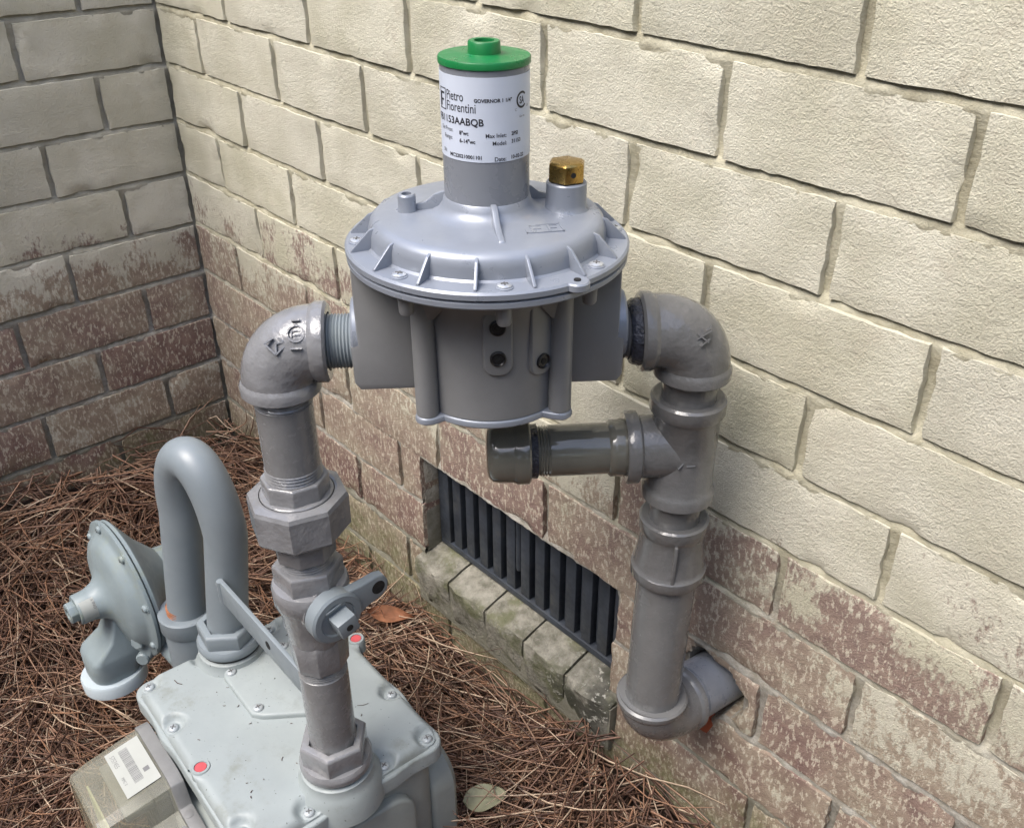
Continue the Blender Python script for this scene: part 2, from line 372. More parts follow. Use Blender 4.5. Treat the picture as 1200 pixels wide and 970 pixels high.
wall_right = thing('brick_wall', 'long brick wall with foundation vent, cream paint worn off towards the ground', 'wall', (0.9, 0.0, 0))
wall_left = thing('brick_wall', 'short dim brick wall on the left meeting the longer one in a corner', 'wall', (0.0, -0.5, 0))
ROWS = range(-5, 12)
def add_brick(wall, u0, u1, w0, w1, seed, tw, mat, hole=False, name='brick'):
    if u1 - u0 < 0.012: return
    vs, fs = brick_mesh(u0, u1, w0, w1, seed, tw, hole=hole, fine=0.0045 if hole else 0.0090)
    MB().add(vs, fs).build(name, mat, wall, sharp=48 if not hole else 60)
for r in ROWS:
    # right wall
    start = 0 if r % 2 == 0 else 0.5
    edges = [0.003] + [head_right(r, start + k) for k in range(0, 10)]
    for k in range(len(edges) - 1):
        a, b = edges[k] + (JW / 2 if k else 0), edges[k + 1] - JW / 2
        xm = (a + b) / 2; zc = row_z(r, xm); w0, w1 = zc - H / 2 + JW / 2 * 0.9, zc + H / 2 - JW / 2 * 0.9
        pieces = [(a, b)]
        if r in (6, 7, 8):
            x0, x1 = (VX0, VX1) if r < 8 else (VX0 - 0.012, VX1 + 0.012)
            pieces = [q for q in ((a, min(b, x0)), (max(a, x1), b)) if q[1] - q[0] > 0.012]
        for q in pieces:
            hh = (r in (6, 7)) and q[0] < HOLE[0] + 0.05 and q[1] > HOLE[0] - 0.05 and abs(zc - HOLE[1]) < 0.09
            if r == 5: w0 = min(w0, VZ1 + 0.002) if q[1] > VX0 and q[0] < VX1 else w0
            add_brick(wall_right, q[0], q[1], w0, w1, r * 31.7 + k * 7.3 + q[0], RW, 'brick_right', hh)
    # left wall
    s2 = 1 if r % 2 == 0 else 0.5
    edges = [0.004] + [head_left(r, s2 + k) for k in range(0, 6)]
    for k in range(len(edges) - 1):
        a, b = edges[k] + (JW / 2 if k else 0), edges[k + 1] - JW / 2
        um = (a + b) / 2; zc = -r * H - 0.003 + 0.011 * um
        add_brick(wall_left, a, b, zc - H / 2 + JW * 0.46, zc + H / 2 - JW * 0.46, r * 17.9 + k * 5.1 + 400, LW, 'brick_left')

def mortar_sheet(wall, ulen, tw, rowz, holes, seed, mat):
    us = np.arange(-0.012, ulen, 0.0045); ws = []
    for r in reversed(ROWS):
        b = -r * H - H / 2
        ws += [b - 0.0055, b - 0.003, b, b + 0.003, b + 0.0055, b + 0.02, b + H - 0.02]
    vs = []; nu = len(us); nw = len(ws)
    for j, w in enumerate(ws):
        t = j % 7
        for u in us:
            ww = w + (rowz(u, w) if rowz else 0)
            if t < 5: d = (0.0016, 0.0020, 0.0032, 0.0052, 0.0070)[t]
            else: d = 0.0060
            d += 0.0022 * noise.noise((u * 45, w * 45, seed)) + 0.0012 * noise.noise((u * 160, w * 160, seed + 5))
            if holes:
                q = math.hypot(u - HOLE[0], ww - HOLE[1])
                if q < hole_r(u, ww) + 0.001: d = 0.058
            vs.append(tw(u, d, ww))
    fs = []
    for j in range(nw - 1):
        for i in range(nu - 1):
            u = us[i]; w = ws[j]
            if holes and VX0 - 0.004 < u < VX1 - 0.002 and VZ0 - 0.072 < w < VZ1 - 0.005: continue
            fs.append((j * nu + i, j * nu + i + 1, (j + 1) * nu + i + 1, (j + 1) * nu + i))
    MB().add(vs, fs).build('mortar', mat, wall, sharp=80)
mortar_sheet(wall_right, 2.1, RW, lambda u, w: -0.009 * u * w, True, 2.0, 'mortar')
mortar_sheet(wall_left, 1.22, LW, lambda u, w: -0.003 + 0.011 * u, False, 8.0, 'mortar_left')
MB().box((-0.25, 0.06, -0.2), (2.1, 0.25, 5.6 * H + ZO)).build('wall_core', 'dark_gap', wall_right)
MB().box((-0.25, -1.22, -0.2), (-0.06, 0.05, 5.6 * H + ZO)).build('wall_core', 'dark_gap', wall_left)
# reveal of the vent opening
MB().box((VX0 - 0.006, 0.006, VZ0 + ZO - 0.002), (VX0 + 0.001, 0.058, VZ1 + ZO + 0.003)).build('reveal', 'mortar', wall_right, bevel=0.002)
MB().box((VX1 - 0.001, 0.006, VZ0 + ZO - 0.002), (VX1 + 0.006, 0.058, VZ1 + ZO + 0.003)).build('reveal', 'mortar', wall_right, bevel=0.002)
# sloping rowlock sill below the vent
MB().box((VX0 - 0.008, -0.0075, VZ0 + ZO - 0.085), (VX1 + 0.010, 0.055, VZ0 + ZO - 0.0150)).build('sill_bed', 'mortar_left', wall_right)
k = 0; u = VX0 - 0.010
while u < VX1 + 0.004:
    u2 = min(u + 0.0735, VX1 + 0.012)
    vs = []; fs = []; nu = 10; prof = [(0.040, 0.004), (0.026, 0.001), (0.012, -0.003), (0.000, -0.007), (-0.009, -0.0095), (-0.0125, -0.0125), (-0.0130, -0.030), (-0.011, -0.050), (-0.009, -0.068), (-0.006, -0.078), (0.012, -0.080)]
    for j, (d, w) in enumerate(prof):
        for i in range(nu + 1):
            uu = u + (u2 - u) * i / nu
            e = 0.003 if i in (0, nu) else 0.0
            q = 0.0060 * noise.noise((uu * 34, j * 0.7 + k * 5, 1.0)) + 0.003 * noise.noise((uu * 120, j * 2.1, k))
            vs.append((uu, d + q + e, VZ0 + ZO + w + 0.002 * noise.noise((uu * 40, j, 7 + k)) - e * 0.4))
    for j in range(len(prof) - 1):
        for i in range(nu): fs.append((j * (nu + 1) + i, j * (nu + 1) + i + 1, (j + 1) * (nu + 1) + i + 1, (j + 1) * (nu + 1) + i))
    for i in (0, nu): fs.append(tuple(j * (nu + 1) + i for j in range(len(prof))))
    MB().add(vs, fs).build('sill_brick', 'sill_brick', wall_right, sharp=60)
    u = u2 + 0.0035; k += 1
# broken clay left below the pipe hole
vs = []; fs = []
pts = [(-0.016, 0.016), (0.004, 0.018), (0.016, 0.004), (0.010, -0.012), (-0.004, -0.014), (-0.018, -0.009), (-0.024, 0.006)]
mbx = MB().prism(pts, -0.010, 0.0005, Matrix.Translation((1.082, -0.0015, -0.549 + ZO)) @ Matrix.Rotation(math.radians(90), 4, 'X'), chamf=0.002)
o = mbx.build('broken_clay', 'raw_clay', wall_right); o['label'] = 'bare orange clay chipped out below the pipe'

# ------------------------------------------------------------------ foundation vent
vent = thing('foundation_vent', 'black slatted foundation vent set in the brick wall behind the pipes', 'vent', (0.77, 0.04, VZ0 + ZO))
vx0, vx1, vz0, vz1 = VX0 + 0.003, VX1 - 0.002, VZ0 + ZO + 0.004, VZ1 + ZO - 0.003
MB().box((vx0, 0.050, vz0), (vx1, 0.056, vz1)).build('backing', 'black_plug', vent)
for a, b in (((vx0, 0.028, vz0), (vx1, 0.049, vz0 + 0.010)), ((vx0, 0.028, vz1 - 0.009), (vx1, 0.049, vz1))): MB().box(a, b).build('frame_rail', 'vent_plastic', vent, bevel=0.0015)
for a in (vx0, vx1 - 0.022): MB().box((a, 0.0275, vz0 + 0.0103), (a + 0.022, 0.049, vz1 - 0.0093)).build('frame_stile', 'vent_plastic', vent, bevel=0.0015)
ns = 11; pit = (vx1 - vx0 - 0.05) / ns
for i in range(ns):
    a = vx0 + 0.028 + pit * i
    MB().box((a, 0.030, vz0 + 0.0105), (a + pit * 0.60, 0.046, vz1 - 0.0095)).build('slat', 'vent_plastic', vent, bevel=0.0012)
    if i != 4: MB().box((a + pit * 0.70, 0.037, vz0 + 0.0105), (a + pit * 0.86, 0.047, vz1 - 0.0095)).build('slat', 'vent_plastic', vent, bevel=0.001)
a = vx0 + 0.028 + pit * 4.62
MB().lathe([(0.0035, -0.045), (0.0045, -0.04), (0.0045, 0.04), (0.0035, 0.045)], 12, Matrix.Translation((a + 0.004, 0.034, (vz0 + vz1) / 2 + 0.012))).build('slide_knob', 'vent_plastic', vent)

# ------------------------------------------------------------------ ground and pine straw
def ground_z(x, y):
    g = -0.815; x = min(max(x, -1.0), 4.0); y = max(y, -4.0)
    g += 0.165 * math.exp(-max(0, x) / 0.20) * (0.62 + 0.9 * min(1.0, -min(0, y)))
    g += 0.095 / (1 + math.exp(-(x - 0.86) / 0.05)) * math.exp(-max(0.0, -y) / 0.30)
    g += 0.02 * noise.noise((x * 4, y * 4, 0.3))
    return g + ZO
xs = sorted(set([-40, -15, -6, -3, -1.5, -.5] + [round(-0.2 + 0.04 * i, 3) for i in range(70)] + [3.2, 4, 6, 10, 20, 40]))
ys = sorted(set([-40, -20, -10, -6, -4, -3] + [round(-2.4 + 0.04 * i, 3) for i in range(66)] + [.6, 2, 8, 20, 40]))
vs = [(x, y, ground_z(x, y)) for y in ys for x in xs]; nx = len(xs)
fs = [(j * nx + i, j * nx + i + 1, (j + 1) * nx + i + 1, (j + 1) * nx + i) for j in range(len(ys) - 1) for i in range(nx - 1)]
g = MB().add(vs, fs).build('ground', 'soil'); g['kind'] = 'structure'

def needles(count, region, seed, hmax=0.035, debris=False):
    rnd = random.Random(seed); V = []; F = []; MI = []
    x0, x1, y0, y1 = region; c = 0
    while c < count:
        cx = rnd.uniform(x0, x1); cy = rnd.uniform(y0, y1); base_a = rnd.gauss(math.sin(cx * 5) * 1.2 + cy * 3, 0.9)
        tuft = rnd.choice((1, 1, 2, 3, 3, 5)); lift = hmax * rnd.random() ** 0.8 * (0.45 + 1.1 * max(0, noise.noise((cx * 9, cy * 9, 2.2)) + 0.5))
        for _ in range(tuft):
            L = rnd.uniform(0.05, 0.23); a = base_a + rnd.gauss(0, 0.22); el = rnd.gauss(0, 0.16)
            if rnd.random() < 0.05: el = rnd.uniform(0.2, 0.6)
            r = rnd.uniform(0.0008, 0.00165); curve = rnd.gauss(0, 0.75); sag = rnd.gauss(-0.25, 0.35)
            ox, oy = cx + rnd.gauss(0, 0.006), cy + rnd.gauss(0, 0.006); p = Vector((ox, oy, 0)); pts = []
            h0 = ground_z(ox, oy) + 0.003 + lift
            d = a; e = el; z = 0
            nseg = 4
            for k in range(nseg + 1):
                gx = min(max(p.x, 0.004), 3); gy = min(p.y, -0.004)
                pts.append(Vector((gx, gy, max(h0 + z, ground_z(gx, gy) + 0.002) + max(0, (gx != p.x) * 0.02, (gy != p.y) * 0.012))))
                st = L / nseg; p = p + Vector((math.cos(d), math.sin(d), 0)) * st * math.cos(e); z += st * math.sin(e)
                d += curve / nseg; e += sag / nseg
            b = len(V); up = Vector((0, 0, 1))
            for k, q in enumerate(pts):
                t = (pts[min(nseg, k + 1)] - pts[max(0, k - 1)]); t = t.normalized() if t.length > 1e-6 else Vector((1, 0, 0))
                s = t.cross(up); s = s.normalized() if s.length > 1e-3 else Vector((1, 0, 0)); w = s.cross(t)
                rr = r * (1.0, 1.0, 0.95, 0.8, 0.35)[k]
                V.append(tuple(q + w * rr)); V.append(tuple(q - w * rr * 0.5 + s * rr * 0.87)); V.append(tuple(q - w * rr * 0.5 - s * rr * 0.87))
            mi = rnd.choices(range(5), (5, 4, 3.5, 2.2, 3))[0]
            for k in range(nseg):
                for m in range(3):
                    m2 = (m + 1) % 3; F.append((b + k * 3 + m, b + k * 3 + m2, b + k * 3 + 3 + m2, b + k * 3 + 3 + m)); MI.append(mi)
            c += 1
    if debris:
        for q in range(40):
            x = rnd.uniform(0.66, 0.90); y = rnd.uniform(-0.42, -0.24); a = rnd.uniform(0, 6.28); L = rnd.choice((0.0015, 0.002, 0.003, 0.003, 0.005, 0.012)); r = rnd.uniform(0.0003, 0.0005)
            d = Vector((math.cos(a), math.sin(a), 0)); sd_ = Vector((-d.y, d.x, 0)); b = len(V); c0 = Vector((x, y, ZO - 0.5404))
            for k in (-0.5, 0.0, 0.5):
                p = c0 + d * L * k + sd_ * (0.12 * L if k == 0 else 0)
                V += [tuple(p + Vector((0, 0, r))), tuple(p + sd_ * r), tuple(p - sd_ * r)]
            for k in range(2):
                for m in range(3): m2 = (m + 1) % 3; F.append((b + k * 3 + m, b + k * 3 + m2, b + k * 3 + 3 + m2, b + k * 3 + 3 + m)); MI.append(2)
    me = bpy.data.meshes.new('pine_straw'); me.from_pydata(V, [], F)
    for m in NEED: me.materials.append(m)
    me.polygons.foreach_set('material_index', MI); me.polygons.foreach_set('use_smooth', [True] * len(F)); me.update()
    o = bpy.data.objects.new('pine_straw', me); COL.objects.link(o)
    o['kind'] = 'stuff'; o['category'] = 'pine straw'
    return o
o = needles(24000, (0.0, 1.30, -0.90, 0.0), 3, debris=True); o['label'] = 'brown pine needles covering the ground along the walls'
o = needles(5000, (-0.0, 2.4, -2.2, -0.95), 5); o['label'] = 'brown pine needles farther out from the walls, towards the viewer'

def leaf(name, mat, loc, L, W, rot, curl, label, point=0.35):
    vs = []; fs = []; nl, nwid = 12, 6
    for top in (0, 1):
        for i in range(nl + 1):
            s = i / nl; hw = W / 2 * (math.sin(math.pi * s ** (0.8)) ** (0.7 + point)) + 0.0004
            for j in range(nwid + 1):
                t = (j / nwid - 0.5) * 2
                z = curl * (t * t) * W * 0.5 + curl * 0.25 * L * (s - 0.5) ** 2 + 0.002 * noise.noise((s * 5, t * 2, L * 50)) - 0.0012 * math.exp(-(t * 6) ** 2)
                vs.append(((s - 0.5) * L, t * hw, z + top * 0.0006))
    m = (nl + 1) * (nwid + 1)
    for top in (0, 1):
        for i in range(nl):
            for j in range(nwid):
                a = top * m + i * (nwid + 1) + j; fs.append((a, a + 1, a + nwid + 2, a + nwid + 1))
    per = [i * (nwid + 1) for i in range(nl + 1)] + [nl * (nwid + 1) + j for j in range(1, nwid + 1)] + [i * (nwid + 1) + nwid for i in range(nl - 1, -1, -1)] + [j for j in range(nwid - 1, 0, -1)]
    for k in range(len(per)): a, b = per[k], per[(k + 1) % len(per)]; fs.append((a, b, b + m, a + m))
    T = Matrix.Rotation(rot[2], 4, 'Z') @ Matrix.Rotation(rot[1], 4, 'Y') @ Matrix.Rotation(rot[0], 4, 'X')
    o = MB().add(vs, fs, T).build(name, mat); o.location = loc
    return tag(o, label, 'leaf')

# ------------------------------------------------------------------ fittings
def band(r, z0, z1, e=0.0016): return [(r - e, z0), (r, z0 + e), (r, z1 - e), (r - e, z1)]
def elbow(name, mat, parent, c, d1, d2, r, rc, end, cw, bend, end1=None):
    """90-degree elbow centred at c with openings along d1 and d2"""
    c = Vector(c); d1 = Vector(d1).normalized(); d2 = Vector(d2).normalized()
    end1 = end1 or end; path = [c + d1 * (end1 - 0.002)]; path.append(c + d1 * (end1 - cw)); ctr = c + d1 * bend + d2 * bend
    for k in range(13):
        a = math.pi / 2 * k / 12; path.append(ctr - d2 * bend * math.cos(a) - d1 * bend * math.sin(a))
    path += [c + d2 * (end - cw), c + d2 * (end - 0.002)]
    o = MB().tube(path, r, 36).build(name, mat, parent, 40)
    for d, end in ((d1, end1), (d2, end)):
        T = frame(c, d)
        MB().lathe([(r * 0.98, end - cw - 0.003), (rc - 0.001, end - cw), (rc, end - cw + 0.002), (rc, end - 0.002), (rc - 0.0022, end), (r * 0.78, end), (r * 0.76, end - 0.004)], 40, T).build('rim', mat, o, 40)
    return o
def cast_marks(parent, mat, T, kind):
    m = MB()
    def bar(x0, y0, x1, y1, w=0.0012, h=0.0005):
        d = Vector((x1 - x0, y1 - y0)); L = d.length; a = math.atan2(d.y, d.x)
        m.box((0, -w / 2, -0.003), (L, w / 2, h), T @ Matrix.Translation((x0, y0, 0)) @ Matrix.Rotation(a, 4, 'Z'))
    if kind == 'tri':
        bar(-.008, 0, 0, -.008); bar(0, -.008, .008, 0); bar(-.008, 0, -.002, .004); bar(.008, 0, .002, .004); bar(0, -.008, 0, .001); bar(0, 0, .006, .001)
    elif kind == 'ring':
        for k in range(14):
            a, b = 2 * math.pi * k / 14, 2 * math.pi * (k + 1) / 14; bar(.006 * math.cos(a), .006 * math.sin(a), .006 * math.cos(b), .006 * math.sin(b))
        bar(-.003, .002, .003, .002); bar(-.003, -.001, .003, -.001); bar(-.003, .002, -.003, -.003); bar(-.004, -.011, .004, -.011); bar(-.003, .010, .003, .010)
    elif kind == 'cross':
        bar(-.008, -.004, .008, .006); bar(-.003, .004, .006, -.003); bar(.000, -.006, .007, .000); bar(.004, .006, .008, .009)
    elif kind == 'k':
        bar(-.006, .004, .008, .005); bar(-.006, .004, -.001, -.003); bar(-.001, -.003, -.006, -.008); bar(.002, -.001, .008, -.001); bar(.001, -.006, .008, -.006)
    m.build('cast_mark', mat, parent, 40)

ZR = -0.0625 + ZO
LE = Vector((0.8843, -0.3275, ZR)); RT = Vector((1.0803, -0.0743, ZR)); RB = Vector((1.0750, -0.0805, -0.4925 + ZO))
ANG = math.radians(52.25); GX = Vector((math.cos(ANG), math.sin(ANG), 0)); GY = Vector((-math.sin(ANG), math.cos(ANG), 0)); GC = (LE + RT) / 2
GT = Matrix(((GX.x, GY.x, 0, GC.x), (GX.y, GY.y, 0, GC.y), (0, 0, 1, GC.z), (0, 0, 0, 1)))
VZ = Vector((0, 0, 1))

# ------------------------------------------------------------------ governor (gas regulator)
gov = thing('gas_governor', 'grey round gas governor with tall spring tower and green cap between the two risers', 'regulator', GC)
def glathe(prof, seg=64, T=Matrix()): return MB().lathe(prof, seg, GT @ T)
# casting below the diaphragm flange
poly = []
for k in range(120):
    a = 2 * math.pi * k / 120; r = 0.058
    for px, py in ((-.0485, -.041), (.0495, -.041), (.0495, .041), (-.0485, .041)):
        da = (a - math.atan2(py, px) + math.pi) % (2 * math.pi) - math.pi; R0 = math.hypot(px, py)
        if abs(math.sin(da)) * R0 < 0.0095 and math.cos(da) > 0: r = max(r, R0 * math.cos(da) + math.sqrt(0.0095 ** 2 - (R0 * math.sin(da)) ** 2))
    poly.append((r * math.cos(a), r * math.sin(a)))
body = MB().lathe([(0.052, -0.041), (0.057, -0.0405), (0.0585, 0.02), (0.060, 0.045), (0.072, 0.066)], 72, GT).build('body', 'governor_body', gov, 30)
MB().prism(poly, -0.0475, -0.0410, GT, chamf=0.0022, chamf0=0.0015).build('bottom_cover', 'governor_paint', gov, 40)
for px, py in ((-.0485, -.041), (.0495, -.041), (.0495, .041), (-.0485, .041)):
    MB().lathe([(0.0085, -0.0408), (0.0085, 0.066)], 24, GT @ Matrix.Translation((px, py, 0))).build('post', 'governor_body', gov)
# side blocks with ports
for s in (-1, 1):
    e0, e1 = (0.0945, 0.0985) if s > 0 else (0.0970, 0.1015)
    prof = [(0.038, -0.0285), (e1 - 0.004, -0.0285), (e1, -0.023), (e1 + 0.0005, 0.008), (e0, 0.0095), (e0, 0.067), (0.038, 0.067)]
    prof = [(s * x, z) for x, z in prof]
    if s < 0: prof.reverse()
    MB().prism(prof, -0.036, 0.027, GT @ Matrix.Rotation(math.radians(90), 4, 'X'), chamf=0.003, seg=2).build('port_block', 'governor_body', gov, 30)
    T = frame(GC + GX * s * 0.088 + VZ * 0.008, GX * s, VZ)
    MB().lathe([(0.0262, 0), (0.0262, 0.0120), (0.0250, 0.0135), (0.021, 0.0135)], 40, T).build('port_boss', 'governor_paint', gov)
# diaphragm flange: lower and upper rings
glathe([(0.072, 0.0665), (0.099, 0.0675), (0.1005, 0.069), (0.1005, 0.0722), (0.0992, 0.0730), (0.060, 0.0730)], 96).build('lower_flange', 'governor_paint', gov, 40)
bon = glathe([(0.060, 0.0736), (0.0995, 0.0736), (0.1012, 0.0750), (0.1012, 0.0785), (0.0998, 0.0800), (0.0862, 0.0805), (0.0846, 0.0820), (0.0840, 0.0890), (0.0826, 0.0940), (0.0796, 0.0974), (0.0750, 0.0986), (0.0600, 0.0992), (0.0450, 0.0997), (0.0385, 0.1006), (0.0340, 0.1030), (0.0312, 0.1070), (0.0302, 0.1110), (0.0290, 0.1120)], 96).build('bonnet', 'governor_paint', gov, 40)
# a lug with a hole on the flange edge
a = math.radians(-90 + 33)
MB().lathe([(0.0075, 0.0728), (0.0085, 0.0738), (0.0085, 0.0778), (0.0075, 0.0788)], 24, GT @ Matrix.Translation((0.0995 * math.cos(a), 0.0995 * math.sin(a), 0.0012))).build('lug', 'governor_paint', bon)
MB().lathe([(0.0024, 0.0785), (0.0024, 0.0796)], 16, GT @ Matrix.Translation((0.0995 * math.cos(a), 0.0995 * math.sin(a), 0.0012))).build('lug_hole', 'dark_gap', bon)
for k in range(16):
    a = math.radians(-90 + 4 + 11.25 + 22.5 * k); T = GT @ Matrix.Rotation(a, 4, 'Z')
    th = 0.0011
    vs = [(x, y, z) for y in (-th, th) for (x, z) in ((0.076, 0.0795), (0.0985, 0.0795), (0.0985, 0.0813), (0.0850, 0.0945), (0.079, 0.0965))]
    fs = [(0, 1, 2, 3, 4), (9, 8, 7, 6, 5)] + [(i, (i + 1) % 5, 5 + (i + 1) % 5, 5 + i) for i in range(5)]
    MB().add(vs, fs, T).build('rib', 'governor_paint', bon, bevel=0.0005)
for k in range(8):
    a = math.radians(-90 + 4 + 45 * k)
    MB().lathe([(0.0058, 0.0796), (0.0058, 0.0807), (0.005, 0.0811)], 24, GT @ Matrix.Translation((0.0925 * math.cos(a), 0.0925 * math.sin(a), 0))).build('screw_seat', 'governor_paint', bon)
    screw(gov, GT @ Matrix.Translation((0.0925 * math.cos(a), 0.0925 * math.sin(a), 0.0811)) @ Matrix.Rotation(a + 0.5 * k, 4, 'Z'), 0.0048, 0.0018)
    MB().lathe([(0.0042, 0.052), (0.005, 0.0535), (0.0055, 0.066)], 20, GT @ Matrix.Translation((0.088 * math.cos(a), 0.088 * math.sin(a), 0))).build('screw_boss', 'governor_body', gov)
for deg in (-84, 175, 30):
    a = math.radians(deg); T = GT @ Matrix.Rotation(a, 4, 'Z')
    vs = []; pr = [(0.027, 0.098), (0.066, 0.0970), (0.064, 0.1002), (0.052, 0.1022), (0.043, 0.1055), (0.037, 0.1105), (0.0312, 0.1130), (0.027, 0.1130)]
    for sgn in (-1, 1):
        for x, z in pr: vs.append((x, sgn * 0.0022, z))
    m = len(pr); fs = [tuple(range(m)), tuple(range(2 * m - 1, m - 1, -1))] + [(i, (i + 1) % m, m + (i + 1) % m, m + i) for i in range(m)]
    MB().add(vs, fs, T).build('tower_rib', 'governor_paint', bon, bevel=0.0009)
# breather boss, brass hex plug
MB().lathe([(0.0078, 0.097), (0.0063, 0.101), (0.0063, 0.1105), (0.0055, 0.1115), (0.0036, 0.1115), (0.0036, 0.104)], 28, GT @ Matrix.Translation((-0.056, 0.002, 0))).build('breather_boss', 'governor_paint', bon)
MB().lathe([(0.0035, 0.1055), (0.0001, 0.1055)], 16, GT @ Matrix.Translation((-0.056, 0.002, 0))).build('breather_hole', 'dark_gap', bon)
MB().lathe([(0.018, 0.097), (0.0152, 0.1005), (0.0145, 0.104), (0.0143, 0.1175), (0.0135, 0.1185), (0.010, 0.1185)], 40, GT @ Matrix.Translation((0.056, 0.002, 0))).build('plug_boss', 'governor_paint', bon)
TB = GT @ Matrix.Translation((0.056, 0.002, 0))
hx = MB().lathe([(0.0122, 0.1188), (0.0138, 0.1196), (0.0138, 0.1312), (0.0118, 0.1328)], 6, TB, a0=math.radians(20)).build('brass_plug', 'brass', gov, 20, bevel=0.0003)
a = math.radians(-74); rr = 0.0138 * math.cos(math.radians(30)) + 0.0001
MB().lathe([(0.0019, -0.004), (0.0019, 0.0003)], 16, frame(TB @ Vector((rr * math.cos(a), rr * math.sin(a), 0.1255)), (GT.to_3x3() @ Vector((math.cos(a), math.sin(a), 0))))).build('plug_hole', 'dark_gap', hx)
# raised maker's emblem on the bonnet
TE = GT @ Matrix.Translation((0.036, -0.040, 0.0992)) @ Matrix.Rotation(math.radians(8), 4, 'Z')
e = MB()
for b in ((-.013, -.0075, .013, -.0065), (.012, -.0075, .013, .0075), (-.004, .0065, .013, .0075), (-.009, -.006, -.0075, .0055), (-.009, .0045, -.001, .0055), (-.0075, -.001, -.002, 0), (.003, -.006, .0045, .0055), (.0045, .0045, .010, .0055), (.0045, -.001, .009, 0), (-.013, -.0075, -.012, -.002)):
    e.box((b[0], b[1], -0.004), (b[2], b[3], 0.0007), TE)
e.build('cast_emblem', 'governor_paint', bon)
# front plugs on raised strips
for (lx, z0, z1, zs) in ((0.003, -0.002, 0.050, (0.0363, 0.0125)), (0.0345, -0.008, 0.060, (0.0035,))):
    ly = -math.sqrt(0.0585 ** 2 - lx * lx); nd = (GX * lx + GY * ly).normalized()
    MB().prism(rrect(-0.0105, z0, 0.0105, z1, 0.009), -0.012, 0.0020, frame(GC + GX * lx + GY * ly, nd, VZ.cross(nd)), chamf=0.0015).build('plug_pad', 'governor_body', gov, 40)
    for zz in zs:
        T = frame(GC + GX * lx + GY * ly + nd * 0.0020 + VZ * zz, nd, VZ.cross(nd))
        q = MB().lathe([(0.0058, -0.001), (0.0058, 0.0016), (0.0051, 0.0020), (0.0043, 0.0010), (0.0043, -0.001)], 24, T).build('plug', 'black_plug', gov)
        MB().lathe([(0.0042, 0.0), (0.0042, 0.0008)], 24, T).build('plug_face', 'black_plug', q)
        MB().lathe([(0.0026, 0.0), (0.0026, 0.0013)], 6, T).build('hex_socket', 'dark_gap', q)
MB().lathe([(0.0045, 0.0555), (0.0055, 0.057), (0.006, 0.067)], 20, GT @ Matrix.Translation((0.005, -0.071, 0))).build('screw_boss', 'governor_body', gov)
for s in (-1, 1):       # webs from the posts up to the flange
    vs = []
    for o1 in (-0.0012, 0.0012):
        vs += [(s * 0.048 + o1, -0.044, 0.030), (s * 0.030 + o1, -0.052, 0.052), (s * 0.024 + o1, -0.066, 0.066), (s * 0.052 + o1, -0.050, 0.066)]
    MB().add(vs, [(0, 1, 2, 3), (7, 6, 5, 4), (0, 4, 5, 1), (1, 5, 6, 2), (2, 6, 7, 3), (3, 7, 4, 0)], GT).build('web', 'governor_body', gov)
# spring tower, cap, label
tw = glathe([(0.0296, 0.108), (0.0296, 0.1989), (0.027, 0.1989)], 72).build('spring_tower', 'tower_paint', gov)
cap = glathe([(0.0297, 0.1990), (0.0306, 0.1998), (0.0306, 0.2030), (0.0300, 0.2040), (0.0125, 0.2042), (0.0110, 0.2050), (0.0106, 0.2118), (0.0100, 0.2126), (0.0066, 0.2126), (0.0064, 0.2060)], 56).build('tower_cap', 'green_cap', gov, 40)
MB().lathe([(0.0064, 0.2061), (0.0001, 0.2060)], 6, GT).build('cap_socket', 'green_cap', cap, 20)
LR = 0.0299; LZ0, LZ1 = 0.1415, 0.1953
vs = []; fs = []; nk = 60
for k in range(nk + 1):
    a = math.radians(-90 - 118 + 203 * k / nk)
    for r, z in ((LR - 0.0002, LZ0), (LR, LZ0), (LR, LZ1), (LR - 0.0002, LZ1)): vs.append((r * math.cos(a), r * math.sin(a), z))
for k in range(nk):
    for q in range(3): fs.append((k * 4 + q, k * 4 + 4 + q, k * 4 + 5 + q, k * 4 + 1 + q))
lab = MB().add(vs, fs, GT).build('label_sticker', 'label_white', gov, 40); lab['label'] = 'white printed label wrapped round the tower'
def text_geo(txt, size, sx=1.0, bold=0.0):
    cu = bpy.data.curves.new('t', 'FONT'); cu.body = txt; cu.size = size; cu.resolution_u = 3; cu.offset = bold
    ob = bpy.data.objects.new('t', cu); COL.objects.link(ob)
    dg = bpy.context.evaluated_depsgraph_get(); me = ob.evaluated_get(dg).to_mesh()
    vs = [(v.co.x * sx, v.co.y, 0) for v in me.vertices]; fs = [tuple(p.vertices) for p in me.polygons]
    ob.evaluated_get(dg).to_mesh_clear(); bpy.data.objects.remove(ob); bpy.data.curves.remove(cu)
    return vs, fs
LTOP = LZ1
def on_tower(vs, cx, cz, r=LR + 0.00012):
    out = []
    for x, y, _ in vs:
        a = math.radians(-90 - 5.25 + 5.25) + (x + cx) / LR; out.append((r * math.cos(a), r * math.sin(a), cz + y))
    return out
ink = MB(); ink2 = MB()
def put(txt, x, z, size, sx=1.0, bold=0.0, m=ink):
    vs, fs = text_geo(txt, size, sx, bold); m.add(on_tower(vs, x, z), fs, GT)
